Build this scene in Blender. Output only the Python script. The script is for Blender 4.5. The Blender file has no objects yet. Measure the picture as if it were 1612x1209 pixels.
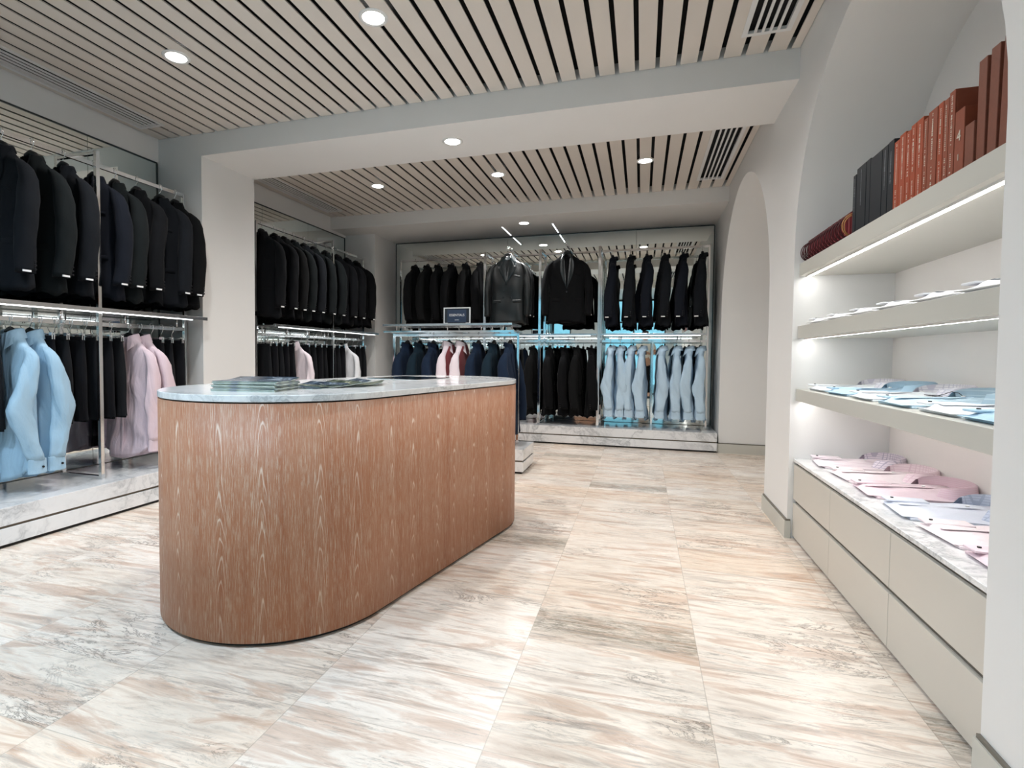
import bpy, bmesh, math, random
from mathutils import Matrix, Vector
R = math.radians
SC = 0.86                      # whole place is modelled in survey units, then brought to metres
scene = bpy.context.scene
COL = scene.collection
ORD = ['first','second','third','fourth','fifth','sixth','seventh','eighth','ninth','tenth','eleventh','twelfth',
       'thirteenth','fourteenth','fifteenth','sixteenth','seventeenth','eighteenth']

# ------------------------------------------------------------------ node helpers
class NT:
    def __init__(s, name):
        s.m = bpy.data.materials.new(name); s.m.use_nodes = True
        s.t = s.m.node_tree; s.t.nodes.clear()
        s.out = s.t.nodes.new('ShaderNodeOutputMaterial')
        s.b = s.t.nodes.new('ShaderNodeBsdfPrincipled')
        s.t.links.new(s.b.outputs[0], s.out.inputs[0])
    def put(s, sock, v):
        if hasattr(v, 'node'): s.t.links.new(v, sock)
        elif isinstance(v, (tuple, list)) and len(v) == 3 and sock.type == 'RGBA': sock.default_value = (*v, 1)
        else: sock.default_value = v
    def n(s, typ, ins=None, out=0, **kw):
        nd = s.t.nodes.new('ShaderNode' + typ)
        for k, v in kw.items(): setattr(nd, k, v)
        for k, v in (ins or {}).items(): s.put(nd.inputs[k], v)
        return nd.outputs[out]
    def math(s, op, a, b=0.0, c=None):
        d = {0: a, 1: b}
        if c is not None: d[2] = c
        return s.n('Math', d, operation=op)
    def mix(s, f, a, b, bt='MIX'):
        nd = s.t.nodes.new('ShaderNodeMix'); nd.data_type = 'RGBA'; nd.blend_type = bt
        s.put(nd.inputs[0], f); s.put(nd.inputs[6], a); s.put(nd.inputs[7], b)
        return nd.outputs[2]
    def ramp(s, f, stops):
        nd = s.t.nodes.new('ShaderNodeValToRGB'); s.put(nd.inputs[0], f)
        e = nd.color_ramp.elements
        while len(e) < len(stops): e.new(0.5)
        for i, (p, c) in enumerate(stops):
            e[i].position = p
            e[i].color = (c, c, c, 1) if isinstance(c, (int, float)) else (*c, 1)
        return nd.outputs[0]
    def co(s, scale=(1, 1, 1), loc=(0, 0, 0), uv=False):
        tc = s.t.nodes.new('ShaderNodeTexCoord')
        o = tc.outputs['UV'] if uv else tc.outputs['Object']
        k = 1.0 if uv else 1 / SC
        mp = s.t.nodes.new('ShaderNodeMapping'); s.t.links.new(o, mp.inputs[0])
        mp.inputs['Scale'].default_value = tuple(k * q for q in scale); mp.inputs['Location'].default_value = loc
        return mp.outputs[0]
    def noise(s, vec, scale, detail=4, rough=.5, dist=0, out=0):
        return s.n('TexNoise', {'Vector': vec, 'Scale': scale, 'Detail': detail, 'Roughness': rough, 'Distortion': dist}, out)
    def set(s, **kw):
        for k, v in kw.items(): s.put(s.b.inputs[k.replace('_', ' ')], v)
        return s
    def bump(s, h, strength=.2, dist=.01):
        o = s.n('Bump', {'Height': h, 'Strength': strength, 'Distance': dist}); s.put(s.b.inputs['Normal'], o)

def srgb(h):
    h = h.lstrip('#'); r = []
    for i in (0, 2, 4):
        c = int(h[i:i+2], 16) / 255
        r.append(c / 12.92 if c <= .04045 else ((c + .055) / 1.055) ** 2.4)
    return tuple(r)

def plain(name, col, rough=.5, metal=0, **kw):
    t = NT(name); t.set(Base_Color=col, Roughness=rough, Metallic=metal, **kw); return t.m

def paint(name, col, rough=.6):
    t = NT(name); v = t.co()
    n = t.noise(v, 2.2, 3)
    t.set(Base_Color=t.mix(n, tuple(c * .965 for c in col), tuple(min(1, c * 1.03) for c in col)), Roughness=rough)
    t.bump(t.noise(v, 140, 2), .05, .002)
    return t.m

def fabric(name, col, rough=.9, sheen=.02, weave=260, var=.15, wrk=.25):
    t = NT(name); v = t.co()
    n = t.noise(v, 7, 3); n2 = t.noise(t.co((1, 1, .25)), weave, 2)
    c = t.mix(n, tuple(q * (1 - var) for q in col), tuple(min(1, q * (1 + var)) for q in col))
    c = t.mix(t.math('MULTIPLY', n2, .35), c, tuple(min(1, q * 1.2 + .0008) for q in col))
    t.set(Base_Color=c, Roughness=rough, Sheen_Weight=sheen, Sheen_Roughness=.5, Specular_IOR_Level=.12)
    wr_ = t.noise(t.co((1.2, 1.2, .5)), 4.5, 3, .45, .8)
    t.bump(t.math('ADD', t.math('MULTIPLY', wr_, 1.0), t.math('MULTIPLY', n2, .02)), wrk, .05)
    return t.m

def marble(name, base=(.80, .81, .82), dens=1.0):
    t = NT(name); v = t.co()
    w = t.noise(v, 1.6, 5, .6, out=1)
    vv = t.n('VectorMath', {0: v, 1: t.n('VectorMath', {0: w, 1: (.5, .5, .5)}, operation='MULTIPLY')}, operation='ADD')
    a = t.noise(vv, 1.7 * dens, 8, .62, .6)
    vein = t.ramp(t.math('ABSOLUTE', t.math('SUBTRACT', a, .5)), [(0, 1.0), (.012, .5), (.05, 0)])
    b = t.noise(vv, 4.5 * dens, 6, .6, .4)
    vein2 = t.ramp(t.math('ABSOLUTE', t.math('SUBTRACT', b, .52)), [(0, .5), (.02, .12), (.05, 0)])
    cloud = t.ramp(t.noise(v, 1.3, 3), [(.45, 0), (.75, 1)])
    c = t.mix(cloud, base, tuple(q * .93 for q in base))
    mask = t.ramp(t.noise(v, 1.1, 2), [(.4, .15), (.6, 1)])
    c = t.mix(t.math('MULTIPLY', vein, t.math('MULTIPLY', mask, .6)), c, (.25, .27, .29))
    c = t.mix(t.math('MULTIPLY', vein2, t.math('MULTIPLY', mask, .55)), c, (.32, .34, .36))
    t.set(Base_Color=c, Roughness=.10, Specular_IOR_Level=.5)
    return t.m

M = {}
M['white'] = paint('white_plaster', (.77, .765, .75))
M['whitecool'] = paint('soft_white_plaster', (.77, .77, .76))
M['skirt'] = paint('skirting_paint', srgb('#C3C2BA'), .45)
M['shelf'] = paint('shelf_lacquer', srgb('#C9C8C0'), .4)
M['niche'] = paint('niche_plaster', (.78, .755, .73))
M['slat'] = paint('pale_timber_slat', srgb('#D6CEC5'), .5)
M['void'] = plain('ceiling_void_black', (.004, .004, .005), .9)
M['groove'] = plain('shadow_gap', srgb('#6E695F'), .5)
M['bronze'] = plain('bronze_strip', srgb('#6B6358'), .35, .6)
M['toe'] = plain('black_toe', (.006, .006, .006), .6)
M['ventwhite'] = plain('vent_white_metal', (.72, .72, .71), .4)
M['chrome'] = plain('polished_chrome', (.78, .79, .80), .08, 1)
M['steel'] = plain('brushed_steel', (.62, .63, .64), .22, 1)
M['mirror'] = plain('mirror_silver', (.80, .85, .83), .012, 1)
M['mirredge'] = plain('mirror_edge', (.03, .04, .04), .3)
M['marble'] = marble('white_veined_marble')
M['marble_top'] = marble('counter_marble', (.82, .83, .83), 1.5)
M['drawer'] = paint('drawer_lacquer', srgb('#C9C5BC'), .42)
M['black_plastic'] = plain('black_hanger_plastic', (.008, .008, .009), .45)
M['paperwhite'] = plain('white_label', (.85, .85, .85), .6)
M['button'] = plain('dark_button', (.006, .006, .008), .3)
M['acrylic'] = plain('clear_acrylic_edge', (.75, .77, .78), .12)
M['card'] = plain('navy_card', srgb('#25364F'), .45)
M['screen'] = plain('dark_glass_panel', (.006, .009, .010), .08)
M['pane'] = None

def emit(name, col, s):
    t = NT(name); t.set(Base_Color=(.8, .8, .8), Emission_Color=col, Emission_Strength=s); return t.m
M['glow'] = emit('downlight_diffuser', (1, .97, .92), 20)
M['led'] = emit('led_strip', (1, .97, .94), 16)
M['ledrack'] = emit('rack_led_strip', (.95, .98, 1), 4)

# glass for the shop window
t = NT('shop_window_glass'); t.t.nodes.remove(t.b)
tr = t.t.nodes.new('ShaderNodeBsdfTransparent'); gl = t.t.nodes.new('ShaderNodeBsdfGlossy'); gl.inputs['Roughness'].default_value = .02
ms = t.t.nodes.new('ShaderNodeMixShader'); ms.inputs[0].default_value = .07
tr.inputs[0].default_value = (.90, .97, .98, 1)
t.t.links.new(tr.outputs[0], ms.inputs[1]); t.t.links.new(gl.outputs[0], ms.inputs[2]); t.t.links.new(ms.outputs[0], t.out.inputs[0])
M['pane'] = t.m

# travertine floor ------------------------------------------------
t = NT('travertine_tiles'); v = t.co()
sx = t.n('SeparateXYZ', {0: v}, 0); 
sep = t.t.nodes.new('ShaderNodeSeparateXYZ'); t.t.links.new(v, sep.inputs[0])
TX, TY = .68, .34
ux = t.math('DIVIDE', t.math('SUBTRACT', sep.outputs[0], .24), TX); uy = t.math('DIVIDE', t.math('SUBTRACT', sep.outputs[1], 1.862), TY)
ix = t.math('FLOOR', ux); iy = t.math('FLOOR', uy)
idv = t.n('CombineXYZ', {0: ix, 1: iy, 2: 0.0})
wn = t.t.nodes.new('ShaderNodeTexWhiteNoise'); t.t.links.new(idv, wn.inputs[0])
rnd, rndc = wn.outputs[0], wn.outputs[1]
off = t.n('VectorMath', {0: rndc, 1: (37, 53, 11)}, operation='MULTIPLY')
loc = t.n('VectorMath', {0: v, 1: off}, operation='ADD')
def stretch(sc):
    return t.n('VectorMath', {0: loc, 1: sc}, operation='MULTIPLY')
n1 = t.noise(stretch((1.0, 6, 1)), 2.0, 9, .62, .9)
n2 = t.noise(stretch((1.7, 15, 1)), 2.3, 10, .78, .7)
n3 = t.noise(stretch((2.0, 5.5, 1)), 1.7, 10, .72, 1.0)
n4 = t.noise(stretch((3, 20, 1)), 3.4, 9, .8, .5)
base = t.ramp(n1, [(.32, srgb('#CEBFB3')), (.44, srgb('#EBE1D6')), (.50, srgb('#F0E8DE')), (.57, srgb('#DFCDBF')), (.68, srgb('#CBB4A4'))])
tone = t.ramp(rnd, [(0, srgb('#F3ECE4')), (.5, srgb('#FFFFFF')), (1, srgb('#F0E2D4'))])
base = t.mix(.8, base, tone, 'MULTIPLY')
f2 = t.math('MULTIPLY', t.ramp(n2, [(.50, 0), (.56, .55), (.66, 1)]), t.ramp(t.noise(stretch((.6, 2.4, 1)), 2.0, 3), [(.38, .1), (.62, 1)]))
base = t.mix(f2, base, srgb('#A0948A'))
f4 = t.math('MULTIPLY', t.ramp(n4, [(.52, 0), (.62, .75)]), t.ramp(t.noise(stretch((.8, 3.2, 1)), 2.0, 3), [(.45, 0), (.65, 1)]))
base = t.mix(f4, base, srgb('#8F8880'))
crk = t.ramp(t.math('ABSOLUTE', t.math('SUBTRACT', n3, .5)), [(0, .95), (.010, .4), (.025, 0)])
cm = t.ramp(t.noise(loc, 1.8, 2), [(.52, 0), (.62, 1)])
base = t.mix(t.math('MULTIPLY', crk, cm), base, srgb('#6E655D'))
# some tiles carry a dense grey-green band
wb = t.t.nodes.new('ShaderNodeTexWhiteNoise'); t.t.links.new(t.n('CombineXYZ', {0: ix, 1: iy, 2: 7.3}), wb.inputs[0])
isd = t.math('GREATER_THAN', wb.outputs[0], .90)
def cell(a, b):
    return t.math('MULTIPLY', t.math('COMPARE', ix, float(a), .1), t.math('COMPARE', iy, float(b), .1))
isd = t.math('MULTIPLY', isd, t.math('LESS_THAN', iy, -30.0))
for a, b in ((-1, 1), (-1, 9), (-2, 4), (1, 0), (-2, 13), (-4, 5)):
    isd = t.math('MAXIMUM', isd, cell(a, b))
fr = t.math('SUBTRACT', uy, iy)
band = t.math('MULTIPLY', t.ramp(t.math('ABSOLUTE', t.math('SUBTRACT', fr, .52)), [(.22, 1), (.42, 0)]), isd)
dk = t.ramp(t.noise(stretch((3, 16, 1)), 5, 9, .8, .8), [(.38, 0), (.62, 1)])
base = t.mix(t.math('MULTIPLY', band, t.math('MULTIPLY', dk, .85)), base, t.mix(n3, srgb('#5F635C'), srgb('#8C8270')))
# joints
def joint(u, i, T):
    q = t.math('SUBTRACT', u, i); q = t.math('MINIMUM', q, t.math('SUBTRACT', 1.0, q))
    return t.math('LESS_THAN', t.math('MULTIPLY', q, T), .0016)
j = t.math('MAXIMUM', joint(ux, ix, TX), joint(uy, iy, TY))
base = t.mix(t.math('MULTIPLY', j, .55), base, srgb('#A4988A'))
t.set(Base_Color=base, Roughness=t.ramp(n2, [(.4, .22), (.8, .38)]), Specular_IOR_Level=.45)
M['floor'] = t.m

# limed oak (uv: u = arc length, v = height) -------------------------
t = NT('limed_oak_veneer')
uvv = t.co(uv=True)
s2 = t.t.nodes.new('ShaderNodeSeparateXYZ'); t.t.links.new(uvv, s2.inputs[0])
U, V = s2.outputs[0], s2.outputs[1]
P = .40
pm = t.math('PINGPONG', U, P / 2)                     # book-matched leaves
leaf = t.math('FLOOR', t.math('DIVIDE', U, P))
wnn = t.noise(t.n('CombineXYZ', {0: t.math('MULTIPLY', pm, 5.0), 1: t.math('MULTIPLY', V, .9), 2: t.math('MULTIPLY', leaf, .35)}), 2.0, 3, .5)
ctr = t.math('SUBTRACT', pm, .085)
par = t.math('MULTIPLY', t.math('MULTIPLY', ctr, ctr), 620.0)
fld = t.math('ADD', t.math('ADD', par, t.math('MULTIPLY', V, 1.9)), t.math('MULTIPLY', wnn, 1.5))
ring = t.math('SINE', t.math('MULTIPLY', fld, 24.0))
fade = t.ramp(t.math('ABSOLUTE', ctr), [(.008, 1), (.045, .15)])
ringm = t.math('MULTIPLY', t.ramp(ring, [(.80, 0), (1.0, 1)]), fade)
fin = t.noise(t.n('CombineXYZ', {0: t.math('MULTIPLY', U, 330.0), 1: t.math('MULTIPLY', V, 14.0), 2: 0.0}), 1.0, 5, .75)
pore = t.ramp(fin, [(.47, 0), (.58, 1)])
brd = t.noise(t.n('CombineXYZ', {0: t.math('MULTIPLY', U, 16.0), 1: t.math('MULTIPLY', V, .7), 2: 3.0}), 1.0, 4, .6)
wood = t.ramp(brd, [(.3, srgb('#9C5F3F')), (.5, srgb('#A76E4E')), (.7, srgb('#AC7B60'))])
med = t.noise(t.n('CombineXYZ', {0: t.math('MULTIPLY', U, 70.0), 1: t.math('MULTIPLY', V, 2.2), 2: 5.0}), 1.0, 5, .7)
wood = t.mix(t.math('MULTIPLY', pore, t.ramp(med, [(.38, .10), (.60, .80)])), wood, srgb('#C4AF99'))
wood = t.mix(t.math('MULTIPLY', ringm, t.math('MULTIPLY', t.ramp(fin, [(.3, .25), (.6, 1)]), .75)), wood, srgb('#E3D2BF'))
wn3 = t.ramp(t.noise(t.n('CombineXYZ', {0: t.math('MULTIPLY', U, 90.0), 1: t.math('MULTIPLY', V, 3.0), 2: 9.0}), 1.0, 4, .7), [(.5, 0), (.75, 1)])
wood = t.mix(t.math('MULTIPLY', wn3, .35), wood, srgb('#9C6446'))
t.set(Base_Color=wood, Roughness=.48, Specular_IOR_Level=.35)
t.bump(fin, .12, .001)
M['oak'] = t.m

DARK = [fabric('charcoal_wool', (.0085, .0100, .0130)), fabric('black_wool', (.0055, .006, .0075)),
        fabric('ink_green_wool', (.0085, .0108, .0118)), fabric('midnight_wool', (.0085, .0105, .0165))]
NAVY = [fabric('navy_wool', (.012, .022, .045)), fabric('deep_teal_navy_wool', (.010, .022, .034))]
BLACKS = [fabric('matt_black_wool', (.0042, .0044, .0052)), fabric('soft_black_wool', (.0065, .0068, .0072))]
M['satin'] = plain('black_satin', (.010, .016, .019), .25)
t = NT('black_velvet'); nn = t.noise(t.co((1, 1, .5)), 9, 5, .6, .8)
t.set(Base_Color=t.ramp(nn, [(.35, (.002, .003, .0035)), (.7, (.006, .010, .0115))]), Roughness=.36, Sheen_Weight=.05); M['velvet'] = t.m
def stripe_fab(name, col, col2, mode, scale=60):
    t = NT(name); v = t.co()
    s = t.t.nodes.new('ShaderNodeSeparateXYZ'); t.t.links.new(v, s.inputs[0])
    def ln(o): return t.ramp(t.math('ABSOLUTE', t.math('SINE', t.math('MULTIPLY', o, scale * math.pi))), [(.0, 1), (.30, 1), (.42, 0)])
    if mode == 'check': f = t.math('MAXIMUM', ln(s.outputs[1]), ln(s.outputs[2]))
    else: f = ln(s.outputs[0 if mode == 'x' else (1 if mode == 'y' else 2)])
    c = t.mix(t.math('MULTIPLY', f, .55), col, col2)
    t.set(Base_Color=c, Roughness=.8, Sheen_Weight=.1, Specular_IOR_Level=.2); return t.m
BLUE = fabric('pale_blue_cotton', srgb('#9FBED3'), .8, .05, 300, .05, wrk=.8)
BLUE2 = fabric('sky_blue_cotton', srgb('#B8D0E2'), .8, .05, 300, .05, wrk=.8)
PINK = fabric('pale_pink_cotton', srgb('#D9C5CD'), .8, .05, 300, .05, wrk=.8)
PINKW = fabric('blush_white_cotton', srgb('#F0E2E8'), .8, .05, 300, .04, wrk=.8)
WHITE = fabric('white_cotton', srgb('#E9EAEE'), .8, .05, 300, .04, wrk=.8)
DUSTY = fabric('dusty_red_knit', srgb('#93474C'), .9, .1)
PANTS = [fabric('black_trouser_wool', (.0065, .007, .009)), fabric('charcoal_trouser_wool', (.0095, .0105, .0125))]

# ------------------------------------------------------------------ mesh builder
class MB:
    def __init__(s): s.v = []; s.f = []; s.mi = []; s.sm = []; s.uv = None
    def face(s, idx, m=0, smooth=False): s.f.append(tuple(idx)); s.mi.append(m); s.sm.append(smooth)
    def box(s, x0, x1, y0, y1, z0, z1, m=0):
        b = len(s.v)
        s.v += [(x0, y0, z0), (x1, y0, z0), (x1, y1, z0), (x0, y1, z0), (x0, y0, z1), (x1, y0, z1), (x1, y1, z1), (x0, y1, z1)]
        for q in ((0, 3, 2, 1), (4, 5, 6, 7), (0, 1, 5, 4), (1, 2, 6, 5), (2, 3, 7, 6), (3, 0, 4, 7)): s.face([b + i for i in q], m)
        return s
    def loft(s, rings, cap0=True, cap1=True, m=0, smooth=True, closed=True):
        b = len(s.v); n = len(rings[0])
        for r in rings: s.v += [tuple(p) for p in r]
        for i in range(len(rings) - 1):
            for k in range(n if closed else n - 1):
                a, c = b + i * n + k, b + i * n + (k + 1) % n
                s.face((a, c, c + n, a + n), m, smooth)
        if cap0: s.face([b + k for k in range(n)][::-1], m)
        if cap1: s.face([b + (len(rings) - 1) * n + k for k in range(n)], m)
        return s
    def tube(s, pts, r, n=8, m=0, cap=True, closed=False):
        pts = [Vector(p) for p in pts]; rings = []; up = None
        L = len(pts)
        for i, p in enumerate(pts):
            if closed: d = pts[(i + 1) % L] - pts[(i - 1) % L]
            else: d = pts[min(i + 1, L - 1)] - pts[max(i - 1, 0)]
            d.normalize()
            if up is None:
                up = Vector((0, 0, 1)) if abs(d.z) < .9 else Vector((1, 0, 0))
            a = d.cross(up)
            if a.length < 1e-4: a = d.cross(Vector((0, 1, 0)))
            a.normalize(); b2 = a.cross(d).normalized(); up = b2
            rr = r[i] if isinstance(r, (list, tuple)) else r
            rings.append([p + (a * math.cos(2 * math.pi * k / n) + b2 * math.sin(2 * math.pi * k / n)) * rr for k in range(n)])
        if closed: rings.append(rings[0])
        return s.loft(rings, cap and not closed, cap and not closed, m)
    def prism(s, poly, z0, z1, axis='z', m=0, smooth=False):
        def P(a, b, c): return {'z': (a, b, c), 'x': (c, a, b), 'y': (a, c, b)}[axis]
        r0 = [P(a, b, z0) for a, b in poly]; r1 = [P(a, b, z1) for a, b in poly]
        return s.loft([r0, r1], True, True, m, smooth)
    def grid(s, rows, m=0, smooth=True):
        return s.loft(rows, False, False, m, smooth, closed=False)
    def build(s, name, mats, parent=None, bevel=0, loc=None):
        me = bpy.data.meshes.new(name); me.from_pydata(s.v, [], s.f)
        if not isinstance(mats, (list, tuple)): mats = [mats]
        for q in mats: me.materials.append(q)
        for i, p in enumerate(me.polygons): p.material_index = s.mi[i]; p.use_smooth = s.sm[i]
        bm = bmesh.new(); bm.from_mesh(me)
        bmesh.ops.recalc_face_normals(bm, faces=bm.faces)
        if bevel:
            eds = [e for e in bm.edges if len(e.link_faces) == 2 and e.calc_face_angle(0) > .6]
            bmesh.ops.bevel(bm, geom=eds, offset=bevel, segments=2, affect='EDGES', profile=.5)
        bm.to_mesh(me); bm.free(); me.update()
        o = bpy.data.objects.new(name, me); COL.objects.link(o)
        if parent: o.parent = parent
        if loc: o.location = loc
        return o

def tag(o, label=None, cat=None, group=None, kind=None):
    if label: o['label'] = label
    if cat: o['category'] = cat
    if group: o['group'] = group
    if kind: o['kind'] = kind
    return o
def thing(name, label, cat, loc=(0, 0, 0), rz=0, group=None):
    o = bpy.data.objects.new(name, None); COL.objects.link(o); o.empty_display_size = .1
    o.location = loc; o.rotation_euler = (0, 0, rz); return tag(o, label, cat, group)
def struct(name, mb, m, label, cat='structure', **k):
    return tag(mb.build(name, m, **k), label, cat, None, 'structure')
def dup(root, loc, rz, label, group=None):
    r = root.copy(); COL.objects.link(r); r.location = loc; r.rotation_euler = (0, 0, rz); r['label'] = label
    if group: r['group'] = group
    for ch in list(root.children):
        c = ch.copy(); COL.objects.link(c); c.parent = r
        for g in list(ch.children):
            d = g.copy(); COL.objects.link(d); d.parent = c
    return r
class Proto:
    def __init__(s, root): s.r = root; s.used = False
    def place(s, loc, rz, label, group=None, name=None):
        if not s.used:
            s.used = True; s.r.location = loc; s.r.rotation_euler = (0, 0, rz); s.r['label'] = label
            if group: s.r['group'] = group
            return s.r
        return dup(s.r, loc, rz, label, group)
def interp(tab, z):
    if z >= tab[0][0]: return tab[0][1:]
    for a, b in zip(tab, tab[1:]):
        if z >= b[0]:
            u = (a[0] - z) / (a[0] - b[0]); u = u * u * (3 - 2 * u) * .5 + u * .5
            return tuple(p + (q - p) * u for p, q in zip(a[1:], b[1:]))
    return tab[-1][1:]
def sgnpow(c, e): return math.copysign(abs(c) ** e, c)

# ================================================================== SHELL
CZ, BZ = 3.217, 3.02
XL, XR = -4.41, .95
YW = -1.8
struct('floor', MB().box(-5.0, 2.0, -3.4, 8.3, -.1, 0), M['floor'], 'pale travertine floor tiles with horizontal veining', 'floor')

# left wall, back wall, beam, piers
struct('wall_left', MB().box(-4.62, -4.425, YW, 8.25, 0, 3.45), M['white'], 'white plaster wall behind the left mirrors', 'wall')
struct('wall_left', MB().box(-4.425, -4.405, 1.0, 8.0, 3.005, CZ + .1), M['white'], 'white plaster strip above the left mirrors', 'wall')
struct('wall_back', MB().box(-4.5, 2.0, 8.075, 8.25, 0, 3.45), M['white'], 'white plaster wall behind the far mirror', 'wall')
struct('wall_middle', MB().box(-4.425, XR + .0, 4.0, 4.7, BZ, 3.45), M['white'], 'wide plastered beam crossing the shop ceiling', 'beam')
struct('wall_middle', MB().box(-4.42, -3.9, 4.0, 4.7, 0, BZ), M['white'], 'plastered pier between the two left rack bays', 'pier')
struct('wall_back', MB().box(-4.425, XR, 6.93, 8.08, 3.04, 3.45), M['white'], 'lowered plaster soffit over the far mirror', 'soffit')
struct('wall_back', MB().box(-4.42, -3.9, 7.35, 8.08, 0, 3.04), M['white'], 'plastered pier left of the far mirror', 'pier')
# front (street side) wall with shop window opening
w = MB()
w.box(-4.5, -3.6, YW - .15, YW, 0, 3.45); w.box(.72, 2.0, YW - .15, YW, 0, 3.45); w.box(-3.6, .72, YW - .15, YW, 3.06, 3.45); w.box(-2.25, -1.22, YW - .15, YW, 0, 3.06)
struct('wall_front', w, M['white'], 'white plaster wall around the shop window', 'wall')
struct('ceiling', MB().box(-4.425, XR, YW, 1.0, BZ + .05, 3.45), M['white'], 'flat plaster ceiling by the shop window', 'ceiling')
struct('wall_front', MB().box(-4.425, XR, 1.0, 1.3, BZ, 3.45), M['white'], 'plastered beam at the near end of the slatted ceiling', 'beam')
struct('ceiling', MB().box(-4.5, 2.0, 1.2, 8.1, 3.42, 3.5), M['void'], 'black void above the ceiling slats', 'ceiling')
# slats
VENTS = [(.562, .838, 1.6, 3.765), (.562, .838, 5.0, 6.61), (-4.335, -4.06, 1.5, 3.76), (-4.29, -4.03, 4.85, 6.66)]
def slats(y0, y1, lab):
    s = MB(); v = MB()
    k0 = -33
    for k in range(k0, 8):
        g = -.067 + .1355 * k               # gap centre
        a, b = g + .0145, g + .1355 - .0145
        a = max(a, XL); b = min(b, XR - .004)
        if b - a <= .01: continue
        ya, yb = y0 + .004, y1 - .004; vs = [q for q in VENTS if q[0] < b and q[1] > a and q[2] < yb and q[3] > ya]
        if not vs: s.box(a, b, ya, yb, CZ, CZ + .008); continue
        q = vs[0]; i_ = .008
        s.box(a, b, ya, q[2] + i_, CZ, CZ + .008); s.box(a, b, q[3] - i_, yb, CZ, CZ + .008)
        if a < q[0] + i_: s.box(a, min(b, q[0] + i_), q[2] + i_, q[3] - i_, CZ, CZ + .008)
        if b > q[1] - i_: s.box(max(a, q[1] - i_), b, q[2] + i_, q[3] - i_, CZ, CZ + .008)
    v.box(XL, XR, y0, y1, CZ + .075, CZ + .09)
    struct('ceiling', s, M['slat'], lab, 'ceiling')
    struct('ceiling', v, M['void'], 'black backing above ' + lab, 'ceiling')
slats(1.3, 4.0, 'pale slatted ceiling over the counter')
slats(4.7, 6.93, 'pale slatted ceiling beyond the beam')

# right wall with two arches
def arch_z(y, cy, r, zs, k=1.0):
    d = abs(y - cy) / r
    return zs + k * r * math.sqrt(max(0, 1 - d * d))
A1 = (2.93, 1.07, 1.90)       # shelf niche arch: centre, radius, springing
A2 = (6.02, 1.32, 1.70)       # passage arch
def arch_pts(A, n=28): 
    cy, r, zs = A
    return [(cy - r * math.cos(math.pi * i / n), zs + r * math.sin(math.pi * i / n)) for i in range(n + 1)]
w = MB()
def quadyz(x, y0, z0a, z0b, y1, z1a, z1b, sm=False):
    b = len(w.v); w.v += [(x, y0, z0a), (x, y1, z1a), (x, y1, z1b), (x, y0, z0b)]; w.face((b, b + 1, b + 2, b + 3))
TOP = 3.40
quadyz(XR, YW, 0, TOP, A1[0] - A1[1], 0, TOP)
quadyz(XR, A1[0] + A1[1], 0, TOP, A2[0] - A2[1], 0, TOP)
quadyz(XR, A2[0] + A2[1], 0, TOP, 8.08, 0, TOP)
for A, xb in ((A1, 1.52), (A2, 1.75)):
    pts = arch_pts(A)
    for (ya, za), (yb, zb) in zip(pts, pts[1:]): quadyz(XR, ya, za, TOP, yb, zb, TOP)
    y0, y1 = A[0] - A[1], A[0] + A[1]
    prof_ = [(y0, 0)] + pts + [(y1, 0)]
    w.loft([[(XR, a, b) for a, b in prof_], [(xb, a, b) for a, b in prof_]], False, False, 0, True, closed=False)
    b = len(w.v); w.v += [(xb, a, c) for a, c in prof_]; w.face(list(range(b, b + len(prof_))))
wr = struct('wall_right', w, M['whitecool'], 'right wall with two round arches', 'wall')
for p in wr.data.polygons:      # keep jamb / soffit break crisp except around the curve
    p.use_smooth = abs(p.normal.x) < .3 and p.center.z > 1.7
struct('wall_right', MB().box(2.0, 2.1, YW, 8.3, 0, 3.5), M['void'], 'outer wall behind the arches', 'wall')

# skirting
def skirting(x0, x1, y0, y1, lab, nm='baseboard_right'):
    s = MB(); s.box(x0, x1, y0, y1, 0.0, .115, 0); s.box(x0 + .006, x1, y0 + .004, y1 - .004, .115, .127, 1)
    struct(nm, s, [M['skirt'], M['groove']], lab, 'skirting board')
skirting(XR - .016, XR + .02, 3.99, 4.70, 'grey skirting on the pier between the arches')
skirting(XR - .016, XR + .01, YW, 1.865, 'grey skirting on the near right wall')
s = MB(); s.box(XR, 1.75, 7.322, 7.338, 0, .115); s.box(XR, 1.75, 7.328, 7.338, .115, .127, 1)
struct('baseboard_back', s, [M['skirt'], M['groove']], 'grey skirting inside the far arch', 'skirting board')
skirting(XR - .016, XR + .01, 7.33, 8.05, 'grey skirting beyond the far arch')

# mirrors -----------------------------------------------------------
def mirror_wall(name, axis, fixed, seams, z0, z1, lab):
    t_ = thing(name, lab, 'mirror', (0, 0, 0))
    for a, b in zip(seams, seams[1:]):
        m_ = MB()
        if axis == 'y': m_.box(fixed - .012, fixed, a + .002, b - .002, z0, z1)
        else: m_.box(a + .002, b - .002, fixed, fixed + .012, z0, z1)
        m_.build('mirror_panel', M['mirror'], t_)
    e = MB()
    if axis == 'y':
        e.box(fixed - .014, fixed + .006, seams[0], seams[-1], z1, z1 + .012)
        for y in (seams[0], seams[-1]): e.box(fixed - .014, fixed + .006, y - .008, y + .004, z0, z1)
    else:
        e.box(seams[0], seams[-1], fixed - .006, fixed + .014, z1, z1 + .012)
        for x in (seams[0], seams[-1]): e.box(x - .006, x + .006, fixed - .006, fixed + .014, z0, z1)
    e.build('frame', M['mirredge'], t_)
    return t_
mirror_wall('wall_mirror', 'y', XL + .002, [1.0, 2.16, 3.32, 3.985], .255, 2.99, 'tall mirror behind the near left clothes rack')
mirror_wall('wall_mirror', 'y', XL + .002, [4.72, 5.45, 6.38, 7.33], .255, 2.99, 'tall mirror behind the left rack beyond the pier')
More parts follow.
